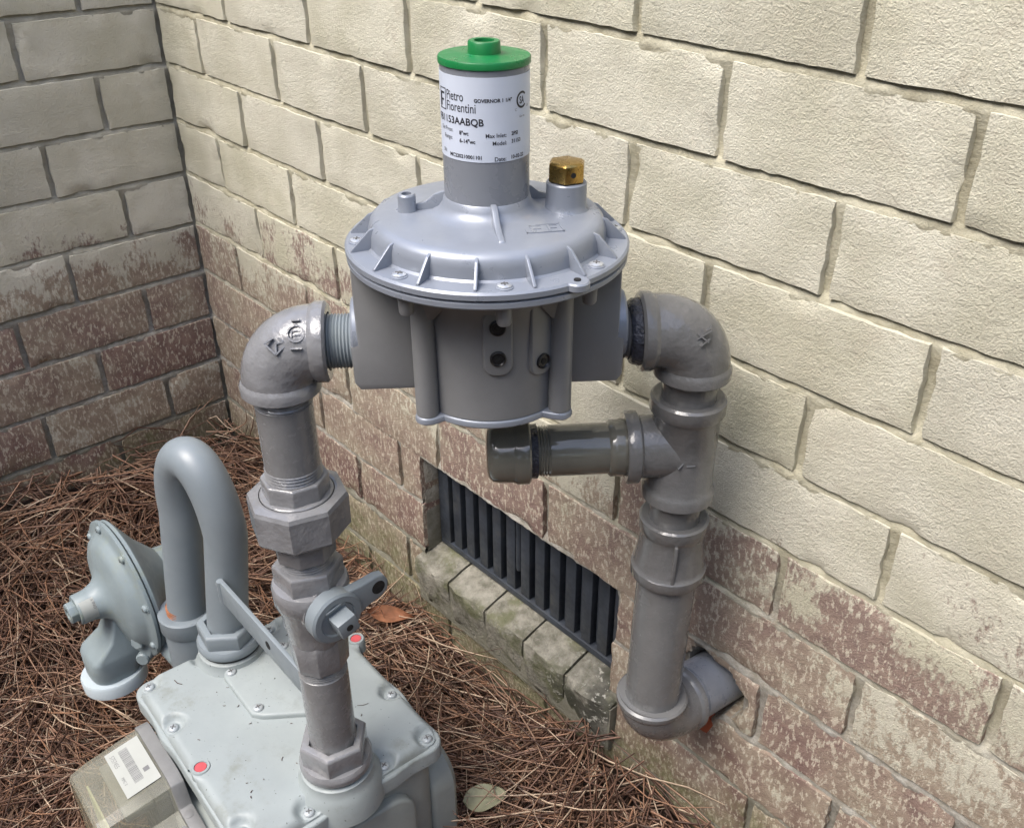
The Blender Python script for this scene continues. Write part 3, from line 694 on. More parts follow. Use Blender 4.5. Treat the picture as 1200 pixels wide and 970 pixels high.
# x measured round the tower (m) from the side that faces the camera; z is the baseline
put('Pietro', -0.0305, 0.1800, 0.0086, 0.70, 0.00004); put('Fiorentini', -0.0305, 0.1732, 0.0086, 0.70, 0.00004)
put('GOVERNOR 1 1/4"', -0.0085, 0.1800, 0.0032, 0.98, 0.00010)
put('FB1153AABQB', -0.0420, 0.1652, 0.0064, 0.98, 0.00014)
put('Set Press:', -0.0380, 0.1596, 0.0040, 0.85); put('8"wc', -0.0195, 0.1588, 0.0036, 0.95, 0.00010)
put('Range:', -0.0345, 0.1546, 0.0040, 0.85); put('6-14"wc', -0.0195, 0.1537, 0.0036, 0.95, 0.00010)
put('Max Inlet:', -0.0015, 0.1577, 0.0038, 0.95, 0.00004); put('2PSI', 0.0165, 0.1582, 0.0034, 0.95, 0.00010)
put('Model:', 0.0030, 0.1527, 0.0038, 0.95, 0.00004); put('31153', 0.0165, 0.1532, 0.0034, 0.95, 0.00010)
put('SN:', -0.0365, 0.1450, 0.0036, 0.85); put('MC220210001101', -0.0285, 0.1436, 0.0034, 0.98, 0.00010)
put('Date:', 0.0042, 0.1422, 0.0040, 0.95, 0.00004); put('10-02-22', 0.0158, 0.1428, 0.0034, 0.95, 0.00010)
put('Gas use', 0.0235, 0.1685, 0.0020, 0.9)
put('C', 0.0195, 0.1730, 0.0024); put('US', 0.0318, 0.1740, 0.0022)
def arc(m, cx, cz, r0, r1, a0, a1, k=20):
    vs = []; fs = []
    for i in range(k + 1):
        a = math.radians(a0 + (a1 - a0) * i / k)
        vs += [(r0 * math.cos(a), r0 * math.sin(a), 0), (r1 * math.cos(a), r1 * math.sin(a), 0)]
    for i in range(k): fs.append((2 * i, 2 * i + 2, 2 * i + 3, 2 * i + 1))
    m.add(on_tower(vs, cx, cz), fs, GT)
arc(ink, 0.0262, 0.1795, 0.0040, 0.0054, 42, 318); put('SA', 0.0236, 0.1772, 0.0064, 0.66, 0.00016)
for q in [(a_ + .0072, b_, c_ + .0072, d_) for a_, b_, c_, d_ in ((-.0475, .1855, -.0385, .1862), (-.0475, .1725, -.0385, .1732), (-.0392, .1725, -.0385, .1862), (-.0455, .1745, -.0440, .1835), (-.0440, .1822, -.0405, .1835), (-.0440, .1780, -.0412, .1792), (-.0470, .1732, -.0460, .1855))]:
    vs = []
    for i in range(7): x = q[0] + (q[2] - q[0]) * i / 6; vs += [(x, q[1], 0), (x, q[3], 0)]
    ink.add(on_tower(vs, 0, 0), [(2 * i, 2 * i + 2, 2 * i + 3, 2 * i + 1) for i in range(6)], GT)
ink.build('label_print', 'ink', lab)

# ------------------------------------------------------------------ inlet riser on the left
inl = thing('inlet_riser', 'glossy grey riser with elbow, octagonal union and shut-off valve on top of the meter', 'pipe', (LE.x, LE.y, ZO - 0.53))
def poly_lathe(prof, sides, a0, T, seg=64):
    m = MB(); vs = []; fs = []; h = math.pi / sides
    for r, z, pl in prof:
        for k in range(seg):
            a = a0 + 2 * math.pi * k / seg; q = r * ((math.cos(h) / math.cos((2 * math.pi * k / seg) % (2 * h) - h)) if pl else 1.0)
            vs.append((q * math.cos(a), q * math.sin(a), z))
    for i in range(len(prof) - 1):
        for k in range(seg): k2 = (k + 1) % seg; fs.append((i * seg + k, i * seg + k2, (i + 1) * seg + k2, (i + 1) * seg + k))
    return m.add(vs, fs, T)
def rl(prof, seg=40, a0=0.0): return MB().lathe([(r, z) for r, z in prof], seg, Matrix.Translation((LE.x, LE.y, ZO)), a0)
T = frame(GC - GX * 0.1085, -GX, VZ)
nip = MB().lathe(thread(0.0208, -0.010, 0.0125, 0.0024, 0.0012), 40, T).build('threaded_nipple', 'bend_paint', inl, 30)
el = elbow('elbow', 'riser_paint', inl, LE, GX, -VZ, 0.0286, 0.0308, 0.040, 0.0105, 0.0295)
camdir = (Vector((1.4911816, -0.6262522, 0.2687 + ZO)) - LE).normalized()
d = (camdir * 0.9 + VZ * 0.10 - GX * 0.10).normalized()
cast_marks(el, 'riser_paint', frame(LE + GX * 0.0035 - VZ * 0.0035 + d * 0.0283, d, GX), 'tri')
d = (camdir * 0.9 + VZ * 0.25).normalized(); d = (d - GX * d.dot(GX)).normalized()
cast_marks(el, 'riser_paint', frame(LE + GX * 0.020 + d * 0.0283, d, GX), 'ring')
rl(thread(0.0228, -0.1125, -0.100, 0.0030, 0.0011) ).build('thread', 'riser_paint', inl, 30)
rl([(0.0222, -0.170), (0.0222, -0.113), (0.0216, -0.1125)]).build('nipple', 'riser_pipe', inl)
rl(thread(0.0228, -0.187, -0.1695, 0.0030, 0.0011)).build('thread', 'riser_paint', inl, 30)
vs = rl([(0.0265, -0.200), (0.0275, -0.1985), (0.0275, -0.1815), (0.0262, -0.1800), (0.0225, -0.1806)], 8, math.radians(11)); un = vs.build('union', 'riser_paint', inl, 20, bevel=0.0008)
RLT = Matrix.Translation((LE.x, LE.y, ZO))
rl([(0.0297, -0.2020), (0.0297, -0.1966), (0.0288, -0.1958), (0.0255, -0.1955)], 48).build('union_sleeve', 'riser_paint', un)
rl([(0.0306, -0.1990), (0.0306, -0.1976), (0.0290, -0.1976)], 48).build('gap', 'dark_gap', un)
poly_lathe([(0.026, -0.2340, 0), (0.0385, -0.2335, 1), (0.0412, -0.2300, 1), (0.0416, -0.2020, 1), (0.0402, -0.1985, 1), (0.0325, -0.1968, 0), (0.0306, -0.1970, 0), (0.0304, -0.1995, 0)], 8, math.radians(5), RLT).build('union_nut', 'riser_paint', un, 18)
rl([(0.0235, -0.2620), (0.0262, -0.2590), (0.0265, -0.2320)], 8, math.radians(5)).build('union_tail', 'riser_paint', un, 20, bevel=0.0008)
rl(thread(0.0222, -0.274, -0.2615, 0.0026, 0.0008)).build('thread', 'riser_paint', inl, 30)
val = rl([(0.0240, -0.356), (0.0258, -0.350), (0.0262, -0.342), (0.0278, -0.336), (0.0290, -0.318), (0.0312, -0.313), (0.0315, -0.3100), (0.0330, -0.3075), (0.0332, -0.2930), (0.0318, -0.2895), (0.0285, -0.2885)], 48).build('valve_body', 'riser_paint', inl, 40)
rl([(0.0300, -0.2895), (0.0302, -0.2885), (0.0302, -0.2715), (0.0288, -0.2695), (0.0215, -0.2705)], 6, math.radians(2)).build('valve_collar', 'riser_paint', val, 20, bevel=0.0008)
rl([(0.0238, -0.3870), (0.0252, -0.3855), (0.0268, -0.3550), (0.0260, -0.3500), (0.0235, -0.3480)], 8, math.radians(10)).build('valve_foot', 'riser_paint', val, 20, bevel=0.0008)
VX = Vector((1, 0, 0)); vc = Vector((LE.x - 0.005, LE.y, ZO - 0.309))
T = frame(vc, VX, Vector((0, 1, 0)))
MB().lathe([(0.024, 0.010), (0.0235, 0.0305), (0.021, 0.0310)], 36, T).build('plug_chamber', 'riser_paint', val)
dk = MB().lathe([(0.0225, 0.0318), (0.0242, 0.0330), (0.0245, 0.0450), (0.0225, 0.0470), (0.0170, 0.0472), (0.0160, 0.0455), (0.010, 0.0455)], 40, T).build('valve_handle', 'bend_paint', val, 35)
TL = T @ Matrix.Rotation(math.radians(10), 4, 'Z')
# locking wing of the handle with its hole
wing = [(0.010, -0.0175), (0.030, -0.0130), (0.046, -0.0120), (0.053, -0.0085), (0.0555, 0), (0.053, 0.0085), (0.046, 0.0120), (0.030, 0.0140), (0.010, 0.0190)]
MB().prism(wing, 0.0335, 0.0435, TL, chamf=0.002, chamf0=0.0015).build('locking_wing', 'bend_paint', dk, 40)
MB().lathe([(0.0066, 0.0320), (0.0066, 0.0438)], 24, TL @ Matrix.Translation((0.0445, 0, 0))).build('wing_hole', 'dark_gap', dk)
st = MB().box((-0.0075, -0.0095, 0.044), (0.0105, 0.0080, 0.0610), T @ Matrix.Rotation(math.radians(14), 4, 'Z')).build('valve_stem', 'bend_paint', dk, bevel=0.001)
MB().lathe([(0.0032, 0.060), (0.0032, 0.0613)], 16, T @ Matrix.Translation((0.002, -0.001, 0))).build('stem_hole', 'dark_gap', st)
MB().box((-0.008, 0.0125, 0.044), (0.008, 0.0150, 0.0478), T @ Matrix.Rotation(math.radians(14), 4, 'Z')).build('stop_mark', 'bend_paint', dk, bevel=0.0008)
cast_marks(val, 'riser_paint', frame(vc + Vector((0.008, -0.0268, -0.004)), Vector((0.3, -1, 0)), VX), 'ring')
rl(thread(0.0218, -0.398, -0.386, 0.0026, 0.0007)).build('thread', 'riser_pipe', inl, 30)
rl([(0.0224, -0.505), (0.0224, -0.3975), (0.0218, -0.397)]).build('lower_nipple', 'riser_pipe', inl)
nt = rl([(0.0305, -0.5135), (0.0335, -0.5120), (0.0340, -0.4905), (0.0320, -0.4880), (0.0245, -0.4880), (0.0243, -0.4960)], 6, math.radians(18)).build('swivel_nut', 'riser_paint', inl, 20, bevel=0.001)
rl([(0.0300, -0.5245), (0.0345, -0.5235), (0.0355, -0.5215), (0.0355, -0.5155), (0.0335, -0.5120), (0.028, -0.5115)], 48).build('nut_skirt', 'riser_paint', nt)
rl([(0.0322, -0.530), (0.0322, -0.5235)], 40).build('gasket', 'black_plug', inl)

# ------------------------------------------------------------------ outlet riser on the right
outl = thing('outlet_riser', 'dark grey riser with tee running down to the pipe hole in the brick wall', 'pipe', (RB.x, RB.y, RB.z - 0.03))
RD = (RB - RT).normalized(); RTm = frame(RT, RD, GX)
def rr_(prof, seg=44, a0=0.0): return MB().lathe(prof, seg, RTm, a0)
T = frame(GC + GX * 0.1040, GX, VZ)
MB().lathe(thread(0.0208, -0.004, 0.014, 0.0028, 0.0012), 40, T).build('threaded_nipple', 'outlet_paint', outl, 30)
vs = []; fs = []; prof = [(0.0212, 0.0015), (0.0240, 0.0025), (0.0256, 0.0055), (0.0262, 0.0095), (0.0215, 0.0110)]
for j, (r, z) in enumerate(prof):
    for k in range(40):
        a = 2 * math.pi * k / 40; q = r * (1 + 0.06 * noise.noise((math.cos(a) * 5, math.sin(a) * 5, j * 1.3)) + 0.025 * noise.noise((math.cos(a) * 14, math.sin(a) * 14, j)))
        vs.append((q * math.cos(a), q * math.sin(a), z))
for j in range(len(prof) - 1):
    for k in range(40): fs.append((j * 40 + k, j * 40 + (k + 1) % 40, (j + 1) * 40 + (k + 1) % 40, (j + 1) * 40 + k))
MB().add(vs, fs, T).build('thread_sealant', 'pipe_dope', outl, 60)
el = elbow('elbow', 'outlet_paint', outl, RT, -GX, RD, 0.0292, 0.0312, 0.0395, 0.0105, 0.0300, 0.0465)
camdir = (Vector((1.4911816, -0.6262522, 0.2687 + ZO)) - RT).normalized()
d = (camdir + GX * 0.05 - VZ * 0.12).normalized(); cast_marks(el, 'outlet_paint', frame(RT + GX * 0.002 - VZ * 0.004 + d * 0.0288, d, GX), 'cross')
rr_([(0.0225, 0.036), (0.0225, 0.066)]).build('nipple', 'outlet_paint', outl)
tee = rr_([(0.0215, 0.0590), (0.0290, 0.0582), (0.0310, 0.0600), (0.0312, 0.0700), (0.0295, 0.0725), (0.0278, 0.0750), (0.0280, 0.1060), (0.0278, 0.1410), (0.0295, 0.1440), (0.0310, 0.1465), (0.0310, 0.1545), (0.0290, 0.1565), (0.0215, 0.1560)], 48).build('tee', 'outlet_paint', outl, 40)
BR = RT + RD * 0.106; BT = frame(BR, -GX, VZ)
MB().lathe([(0.0270, 0.002), (0.0262, 0.0370), (0.0275, 0.0380), (0.0302, 0.0395), (0.0305, 0.0410), (0.0305, 0.0480), (0.0290, 0.0500), (0.0215, 0.0500)], 44, BT).build('tee_branch', 'outlet_paint', tee, 40)
vs = []; fs = []; prof = [(0.0205, 0.0495), (0.0238, 0.0500), (0.0242, 0.0530), (0.0234, 0.0580), (0.0236, 0.0620), (0.0212, 0.0640)]
for j, (r, z) in enumerate(prof):
    for k in range(40):
        a = 2 * math.pi * k / 40; q = r * (1 + 0.035 * noise.noise((math.cos(a) * 9, math.sin(a) * 9, j * 2.3)))
        vs.append((q * math.cos(a), q * math.sin(a), z))
for j in range(len(prof) - 1):
    for k in range(40): fs.append((j * 40 + k, j * 40 + (k + 1) % 40, (j + 1) * 40 + (k + 1) % 40, (j + 1) * 40 + k))
MB().add(vs, fs, BT).build('thread_sealant', 'fresh_paint', outl, 60)
MB().lathe([(0.0210, 0.060), (0.0213, 0.0615), (0.0213, 0.1115), (0.0208, 0.112)], 44, BT).build('branch_nipple', 'fresh_paint', outl)
MB().lathe(thread(0.0211, 0.111, 0.1225, 0.0024, 0.0010), 40, BT).build('thread', 'fresh_paint', outl, 30)
MB().lathe([(0.020, 0.1215), (0.0225, 0.1218), (0.0222, 0.1275), (0.020, 0.128)], 40, BT).build('thread_sealant', 'pipe_dope', outl)
MB().lathe([(0.0210, 0.1275), (0.0255, 0.1275), (0.0268, 0.1290), (0.0268, 0.1385), (0.0255, 0.1405), (0.0250, 0.1420), (0.0248, 0.1530), (0.0235, 0.1585), (0.0205, 0.1615), (0.0150, 0.1630), (0.006, 0.1633)], 48, BT).build('pipe_cap', 'fresh_paint', outl, 40)
d = (camdir - GX * camdir.dot(GX)).normalized(); cast_marks(tee, 'outlet_paint', frame(BR - GX * 0.004 + d * 0.0284 - VZ * 0.01, d, GX), 'k')
rr_([(0.0225, 0.150), (0.0225, 0.190)]).build('nipple', 'outlet_paint', outl)
red = rr_([(0.0220, 0.1785), (0.0285, 0.1775), (0.0304, 0.1790), (0.0306, 0.1880), (0.0292, 0.1910), (0.0285, 0.1935), (0.0290, 0.2050), (0.0312, 0.2260), (0.0318, 0.2290), (0.0336, 0.2310), (0.0338, 0.2395), (0.0322, 0.2420), (0.0262, 0.2420)], 48).build('reducer', 'outlet_paint', outl, 40)
for deg in (-92, 88):
    MB().box((-0.0016, 0.026, 0.190), (0.0016, 0.0328, 0.234), RTm @ Matrix.Rotation(math.radians(deg + 98 if deg > 0 else deg + 98), 4, 'Z') @ Matrix.Rotation(math.radians(0), 4, 'X')).build('reducer_rib', 'outlet_paint', red, bevel=0.0008)
rr_([(0.0267, 0.236), (0.0267, 0.408)]).build('pipe', 'outlet_pipe_paint', outl)
ENT = Vector((1.081, 0.0, -0.5045 + ZO)); d = (ENT - RB).normalized(); d.z *= 0.6; d.normalize()
lo = elbow('elbow', 'outlet_pipe_paint', outl, RB, d, -RD, 0.0330, 0.0352, 0.0345, 0.0085, 0.0335, 0.0520)
LT = frame(RB, d, VZ)
MB().lathe([(0.0300, 0.045), (0.0300, 0.0545), (0.0285, 0.055), (0.0285, 0.0575), (0.0300, 0.058), (0.0300, 0.140)], 44, LT).build('wall_stub', 'stub_paint', outl, 30)

# ------------------------------------------------------------------ gas meter
MZ = -0.541 + ZO
met = thing('gas_meter', 'pale blue-grey gas meter with screwed top cover standing in the pine straw', 'gas meter', (0.775, -0.325, ZO - 0.80))
MT = Matrix.Translation((0.7745, -0.3255, 0)) @ Matrix.Rotation(math.radians(-3.0), 4, 'Z')
ML, MW = 0.137, 0.110
SCR = [(-ML + 0.010, -MW + 0.012), (-0.055, -MW + 0.010), (ML - 0.030, -MW + 0.010), (ML - 0.009, -0.040), (ML - 0.009, 0.045), (ML - 0.010, MW - 0.012), (0.052, MW - 0.008), (-ML + 0.012, 0.045), (-ML + 0.012, MW - 0.014), (-ML + 0.010, -0.035)]
def dense(poly, step=0.004):
    out = []
    for i in range(len(poly)):
        a = Vector(poly[i]); b = Vector(poly[(i + 1) % len(poly)]); k = max(1, int((b - a).length / step))
        for j in range(k): out.append(tuple(a + (b - a) * j / k))
    return out
flange_poly = []
for x, y in dense(rrect(-ML - 0.002, -MW - 0.002, ML + 0.002, MW + 0.002, 0.021, 8), 0.003):
    add = 0.0
    for sx, sy in SCR: add = max(add, 0.004 * math.exp(-((x - sx) ** 2 + (y - sy) ** 2) / 0.00035))
    v = Vector((x, y)); v += Vector((math.copysign(1, x) if abs(abs(x) - ML) < 0.02 else 0, math.copysign(1, y) if abs(abs(y) - MW) < 0.02 else 0)) * add; flange_poly.append(tuple(v))
MB().prism(flange_poly, MZ - 0.030, MZ - 0.011, MT, chamf=0.003).build('top_flange', 'meter_paint', met, 40)
OFF = [0, .0010, .0022, .0036, .0052, .0070, .009, .011, .013, .015, .017, .0195, .022, .025, .029, .036, .048, .070, .0999]
def inset_rr(d):
    r = max(0.0205 - d, 0.0005); return rrect(-ML + d, -MW + d, ML - d, MW - d, r, 10)
ref = dense(rrect(-ML, -MW, ML, MW, 0.0205, 10), 0.003)
vs = []; fs = []; m = len(ref)
for d in OFF:
    for (x, y) in ref:
        # inward offset of a rounded rectangle, point by point
        cx = max(-(ML - 0.0205), min(ML - 0.0205, x)); cy = max(-(MW - 0.0205), min(MW - 0.0205, y)); nx_, ny_ = x - cx, y - cy; q = math.hypot(nx_, ny_) or 1
        if d <= 0.0195: px, py = x - nx_ / q * d, y - ny_ / q * d
        else:
            k = (0.1 - d) / (0.1 - 0.0195); bx, by = x - nx_ / q * 0.0195, y - ny_ / q * 0.0195; px, py = bx * k, by * (k ** 0.9)
        t = min(1.0, d / 0.009); z = -0.014 + 0.014 * math.sqrt(max(0, 1 - (1 - t) ** 2))
        for sx, sy in SCR:
            dd = math.hypot(px - sx, py - sy); w = max(0.0, min(1.0, (0.0150 - dd) / 0.0065)); w = w * w * (3 - 2 * w); z = z * (1 - w) + min(z, -0.0088) * w
        for sx, sy in ((0.018, -MW + 0.010), (-0.040, MW + 0.003)):
            dd = math.hypot(px - sx, py - sy); w = max(0.0, min(1.0, (0.0190 - dd) / 0.008)); w = w * w * (3 - 2 * w); z = z * (1 - w) + max(z, -0.0004) * w
        vs.append((px, py, MZ + z))
for a in range(len(OFF) - 1):
    for k in range(m): fs.append((a * m + k, a * m + (k + 1) % m, (a + 1) * m + (k + 1) % m, (a + 1) * m + k))
tc = MB().add(vs, fs, MT).build('top_cover', 'meter_paint', met, 60)
for i, (sx, sy) in enumerate(SCR):
    MB().lathe([(0.0085, -0.008), (0.0082, -0.0005), (0.0072, 0.0)], 24, MT @ Matrix.Translation((sx, sy, MZ - 0.0085))).build('screw_seat', 'meter_paint', tc)
    screw(met, MT @ Matrix.Translation((sx, sy, MZ - 0.0085)) @ Matrix.Rotation(i * 0.9, 4, 'Z') @ Matrix.Rotation(0.05, 4, 'X'), 0.0056, 0.0032, 'grey_screw')
for (sx, sy) in ((0.018, -MW + 0.010), (-0.040, MW + 0.003)):
    MB().lathe([(0.0105, -0.016), (0.0100, -0.001), (0.0088, 0.0010), (0.0066, 0.0010), (0.0064, -0.0006), (0.0001, -0.0006)], 32, MT @ Matrix.Translation((sx, sy, MZ + 0.0003))).build('seal_cup', 'meter_paint', tc)
    o = MB().lathe([(0.0062, -0.0006), (0.0058, 0.0006), (0.0001, 0.0009)], 28, MT @ Matrix.Translation((sx, sy, MZ + 0.0003))).build('tamper_seal', 'red_seal', tc); o['label'] = 'round red tamper seal'
# small screwed cover plate between the two connections
cp = [(-0.098, -0.030), (-0.088, -0.036), (-0.020, -0.036), (-0.010, -0.028), (0.030, 0.030), (0.028, 0.040), (0.018, 0.046), (-0.090, 0.046), (-0.098, 0.038)]
cpT = MT @ Matrix.Translation((0.012, 0.004, 0))
cpl = MB().prism(dense(cp, 0.01), MZ - 0.003, MZ + 0.0065, cpT, chamf=0.003).build('cover_plate', 'meter_paint', met, 40)
for (sx, sy) in ((-0.088, -0.027), (-0.022, -0.027), (0.018, 0.036), (-0.088, 0.036)): screw(cpl, cpT @ Matrix.Translation((sx, sy, MZ + 0.0065)), 0.0056, 0.003, 'grey_screw')
# connection bosses
LEl = MT.inverted() @ Vector((LE.x, LE.y, 0)); U1 = Vector((0.6635, -0.3255, 0))
for q in (LE, U1):
    MB().lathe([(0.045, -0.030), (0.0425, -0.006), (0.0385, 0.002), (0.0365, 0.006), (0.0360, 0.0125), (0.034, 0.0140), (0.025, 0.0140)], 44, Matrix.Translation((q.x, q.y, MZ))).build('connection_boss', 'meter_paint', met, 40)
# case below
bd = MB().prism(dense(rrect(-ML + 0.004, -MW + 0.006, ML - 0.005, MW - 0.006, 0.022, 8), 0.01), ZO - 0.83, MZ - 0.0285, MT).build('case', 'meter_side', met, 40)
for sy in (1, -1):
    y0, y1 = (MW - 0.012, MW + 0.022) if sy > 0 else (-MW - 0.018, -MW + 0.012)
    pts = rrect(-ML + 0.004, ZO - 0.86, ML - 0.006, MZ - 0.062, 0.04, 8)
    MB().prism(pts, -y1, -y0, MT @ Matrix.Rotation(math.radians(90), 4, 'X'), chamf=0.008, chamf0=0.006).build('diaphragm_pan', 'meter_side', met, 40)
MB().prism(rrect(-0.07, ZO - 0.86, 0.07, MZ - 0.050, 0.03, 8), 0, 0.014, MT @ Matrix.Translation((ML - 0.0075, 0.0, 0)) @ Matrix.Rotation(math.radians(90), 4, 'Z') @ Matrix.Rotation(math.radians(90), 4, 'X'), chamf=0.004).build('end_panel', 'meter_side', met, 40)
# index: back plate, smoky clear cover, counters, label
IT = MT @ Matrix.Translation((-0.050, -MW - 0.004, MZ)) @ Matrix(((1, 0, 0, 0), (0, 0, -1, 0), (0, 1, 0, 0), (0, 0, 0, 1)))   # local z -> -y
prof = [(-0.056, -0.19), (-0.056, -0.046), (-0.050, -0.030), (-0.040, -0.025), (0.036, -0.025), (0.046, -0.030), (0.052, -0.044), (0.056, -0.055), (0.105, -0.062), (0.108, -0.19)]
idx = MB().prism(list(reversed([(x * 1.04, y + 0.002 if y > -0.1 else y) for x, y in prof])), 0.0, 0.014, IT).build('index_plate', 'index_plate', met, bevel=0.0012)
cv = MB()
outer = []
for zz, sc, drop in ((0.0145, 1.0, 0.0), (0.070, 0.965, -0.009), (0.086, 0.93, -0.013), (0.0885, 0.90, -0.017)):
    outer.append([(x * sc, (y + drop) if y > -0.1 else y, zz) for x, y in prof])
vs = [p for ring in outer for p in ring]; m = len(prof); fs = []
for j in range(3):
    for i in range(m - 1): fs.append((j * m + i, j * m + i + 1, (j + 1) * m + i + 1, (j + 1) * m + i))
fs.append(tuple(3 * m + i for i in range(m)))
cvr = cv.add(vs, fs, IT).build('index_cover', 'clear_plastic', idx, 25); cvr['label'] = 'smoky clear plastic cover over the counter'
MB().box((-0.044, -0.19, 0.0146), (0.040, -0.046, 0.030), IT).build('counter_block', 'index_dark', idx, bevel=0.002)
MB().box((-0.042, -0.055, 0.0302), (0.038, -0.046, 0.060), IT).build('counter_shelf', 'index_plate', idx, bevel=0.002)
MB().box((0.052, -0.19, 0.0146), (0.092, -0.082, 0.050), IT).build('counter_housing', 'index_plate', idx, bevel=0.002)
MB().box((0.060, -0.19, 0.0502), (0.074, -0.090, 0.056), IT).build('counter_strip', 'index_brown', idx, bevel=0.002)
MB().box((-0.046, -0.19, 0.074), (0.088, -0.068, 0.0760), IT).build('algae_film', 'algae_plastic', idx)
MB().box((0.0580, -0.086, 0.0145), (0.0980, -0.058, 0.019), IT).build('index_tab', 'index_plate', idx, bevel=0.001)
MB().lathe([(0.006, 0.0), (0.006, 0.003), (0.004, 0.004)], 16, IT @ Matrix.Translation((0.088, -0.083, 0.019))).build('index_screw', 'rust', idx)
MB().lathe([(0.006, 0.0), (0.006, 0.003), (0.004, 0.004)], 16, IT @ Matrix.Translation((0.066, -0.0575, 0.008)) @ Matrix.Rotation(math.radians(-90), 4, 'X')).build('index_screw', 'index_plate', idx)
# paper label on the cover top
LBT = IT @ Matrix.Translation((-0.002, -0.0242, 0.0165)) @ Matrix(((1, 0, 0, 0), (0, 0.160, 0.987, 0), (0, -0.987, 0.160, 0), (0, 0, 0, 1)))
lb = MB().box((-0.034, -0.036, 0), (0.034, 0.0, 0.0003), LBT).build('index_label', 'paper_label', cvr); lb['label'] = 'white paper label with a barcode'
bar = MB(); x = -0.028; rnd = random.Random(4)
while x < 0.022:
    w = rnd.choice((0.0004, 0.0007, 0.0011)); bar.box((x, -0.0235, 0.00032), (x + w, -0.0140, 0.00042), LBT); x += w + rnd.choice((0.0005, 0.0008))
vs, fs = text_geo('5757455', 0.0065, 0.85); bar.add([(x - 0.028, y - 0.0325, 0.0004) for x, y, _ in vs], fs, LBT)
vs, fs = text_geo('MMC 0', 0.0045, 0.85); bar.add([(x + 0.006, y - 0.0325, 0.0004) for x, y, _ in vs], fs, LBT)
bar.box((0.010, -0.0110, 0.00032), (0.016, -0.0050, 0.00042), LBT)
o = bar.build('label_print', 'ink_grey', cvr)

# ------------------------------------------------------------------ U-bend between service regulator and meter
ub = thing('u_bend_pipe', 'smooth grey U-bend pipe with flat strap standing at the back of the meter', 'pipe', (U1.x, U1.y, ZO - 0.53))
p1 = Vector((0.6635, -0.3255, ZO - 0.505)); p2 = Vector((0.586, -0.339, ZO - 0.520))
lean = Vector((0.0125, 0.0135, 0.0)); zt = ZO - 0.372
q1 = Vector((p1.x, p1.y, zt)) + lean; q2 = Vector((p2.x, p2.y, zt)) + lean
ctr = (q1 + q2) / 2; rad = (q1 - q2) / 2; R0 = rad.length
path = [p1, p1 + (q1 - p1) * 0.33, p1 + (q1 - p1) * 0.66]
for k in range(25):
    a = math.pi * k / 24; path.append(ctr + rad * math.cos(a) + VZ * R0 * 2.02 * math.sin(a))
path += [p2 + (q2 - p2) * 0.66, p2 + (q2 - p2) * 0.33, p2]
MB().tube(path, 0.0225, 36).build('bend', 'bend_paint', ub, 60)
U = Matrix.Translation((p1.x, p1.y, ZO)); 
nt = MB().lathe([(0.0300, -0.5125), (0.0335, -0.5110), (0.0340, -0.4945), (0.0318, -0.4920), (0.0245, -0.4920), (0.0243, -0.498)], 6, U, a0=math.radians(-8)).build('swivel_nut', 'bend_paint', ub, 20, bevel=0.001)
MB().lathe([(0.0300, -0.5235), (0.0345, -0.5225), (0.0358, -0.5200), (0.0358, -0.5150), (0.0335, -0.5112), (0.028, -0.5108)], 48, U).build('nut_skirt', 'bend_paint', nt)
MB().lathe([(0.0325, -0.529), (0.0325, -0.5225)], 40, U).build('gasket', 'black_plug', ub)
U2 = Matrix.Translation((p2.x - 0.001, p2.y - 0.001, ZO))
MB().lathe(thread(0.0222, -0.528, -0.510, 0.0026, 0.0008), 40, U2).build('thread', 'rust', ub, 30)
MB().lathe([(0.0205, -0.520), (0.0232, -0.5185), (0.0310, -0.5185), (0.0325, -0.5200), (0.0325, -0.5400), (0.0310, -0.5425), (0.0295, -0.5440), (0.0300, -0.60), (0.0300, -0.83)], 44, U2).build('coupling', 'bend_paint', ub, 40)
# flat strap from the bend to the valve
a = Vector((0.694, -0.3330, ZO - 0.426)); b = Vector((0.872, -0.3360, ZO - 0.432)); dd = (b - a).normalized(); T = frame(a, Vector((dd.y, -dd.x, 0)), dd)
L = (b - a).length
stp = MB().prism([(0, -0.0155), (L, -0.0155), (L, 0.0155), (0, 0.0155)], -0.002, 0.003, T).build('strap', 'bend_paint', ub, bevel=0.0012)
MB().lathe([(0.0048, 0.0), (0.0048, 0.0032)], 20, T @ Matrix.Translation((L * 0.56, 0.001, 0))).build('strap_hole', 'dark_gap', stp)
MB().tube([a + Vector((-0.003, -0.001, 0.013 - 0.004 * i + 0.0) ) for i in range(8)], [0.0038, 0.0045, 0.0038, 0.0045, 0.004, 0.0045, 0.0038, 0.004], 12).build('weld_bead', 'bend_paint', stp, 60)

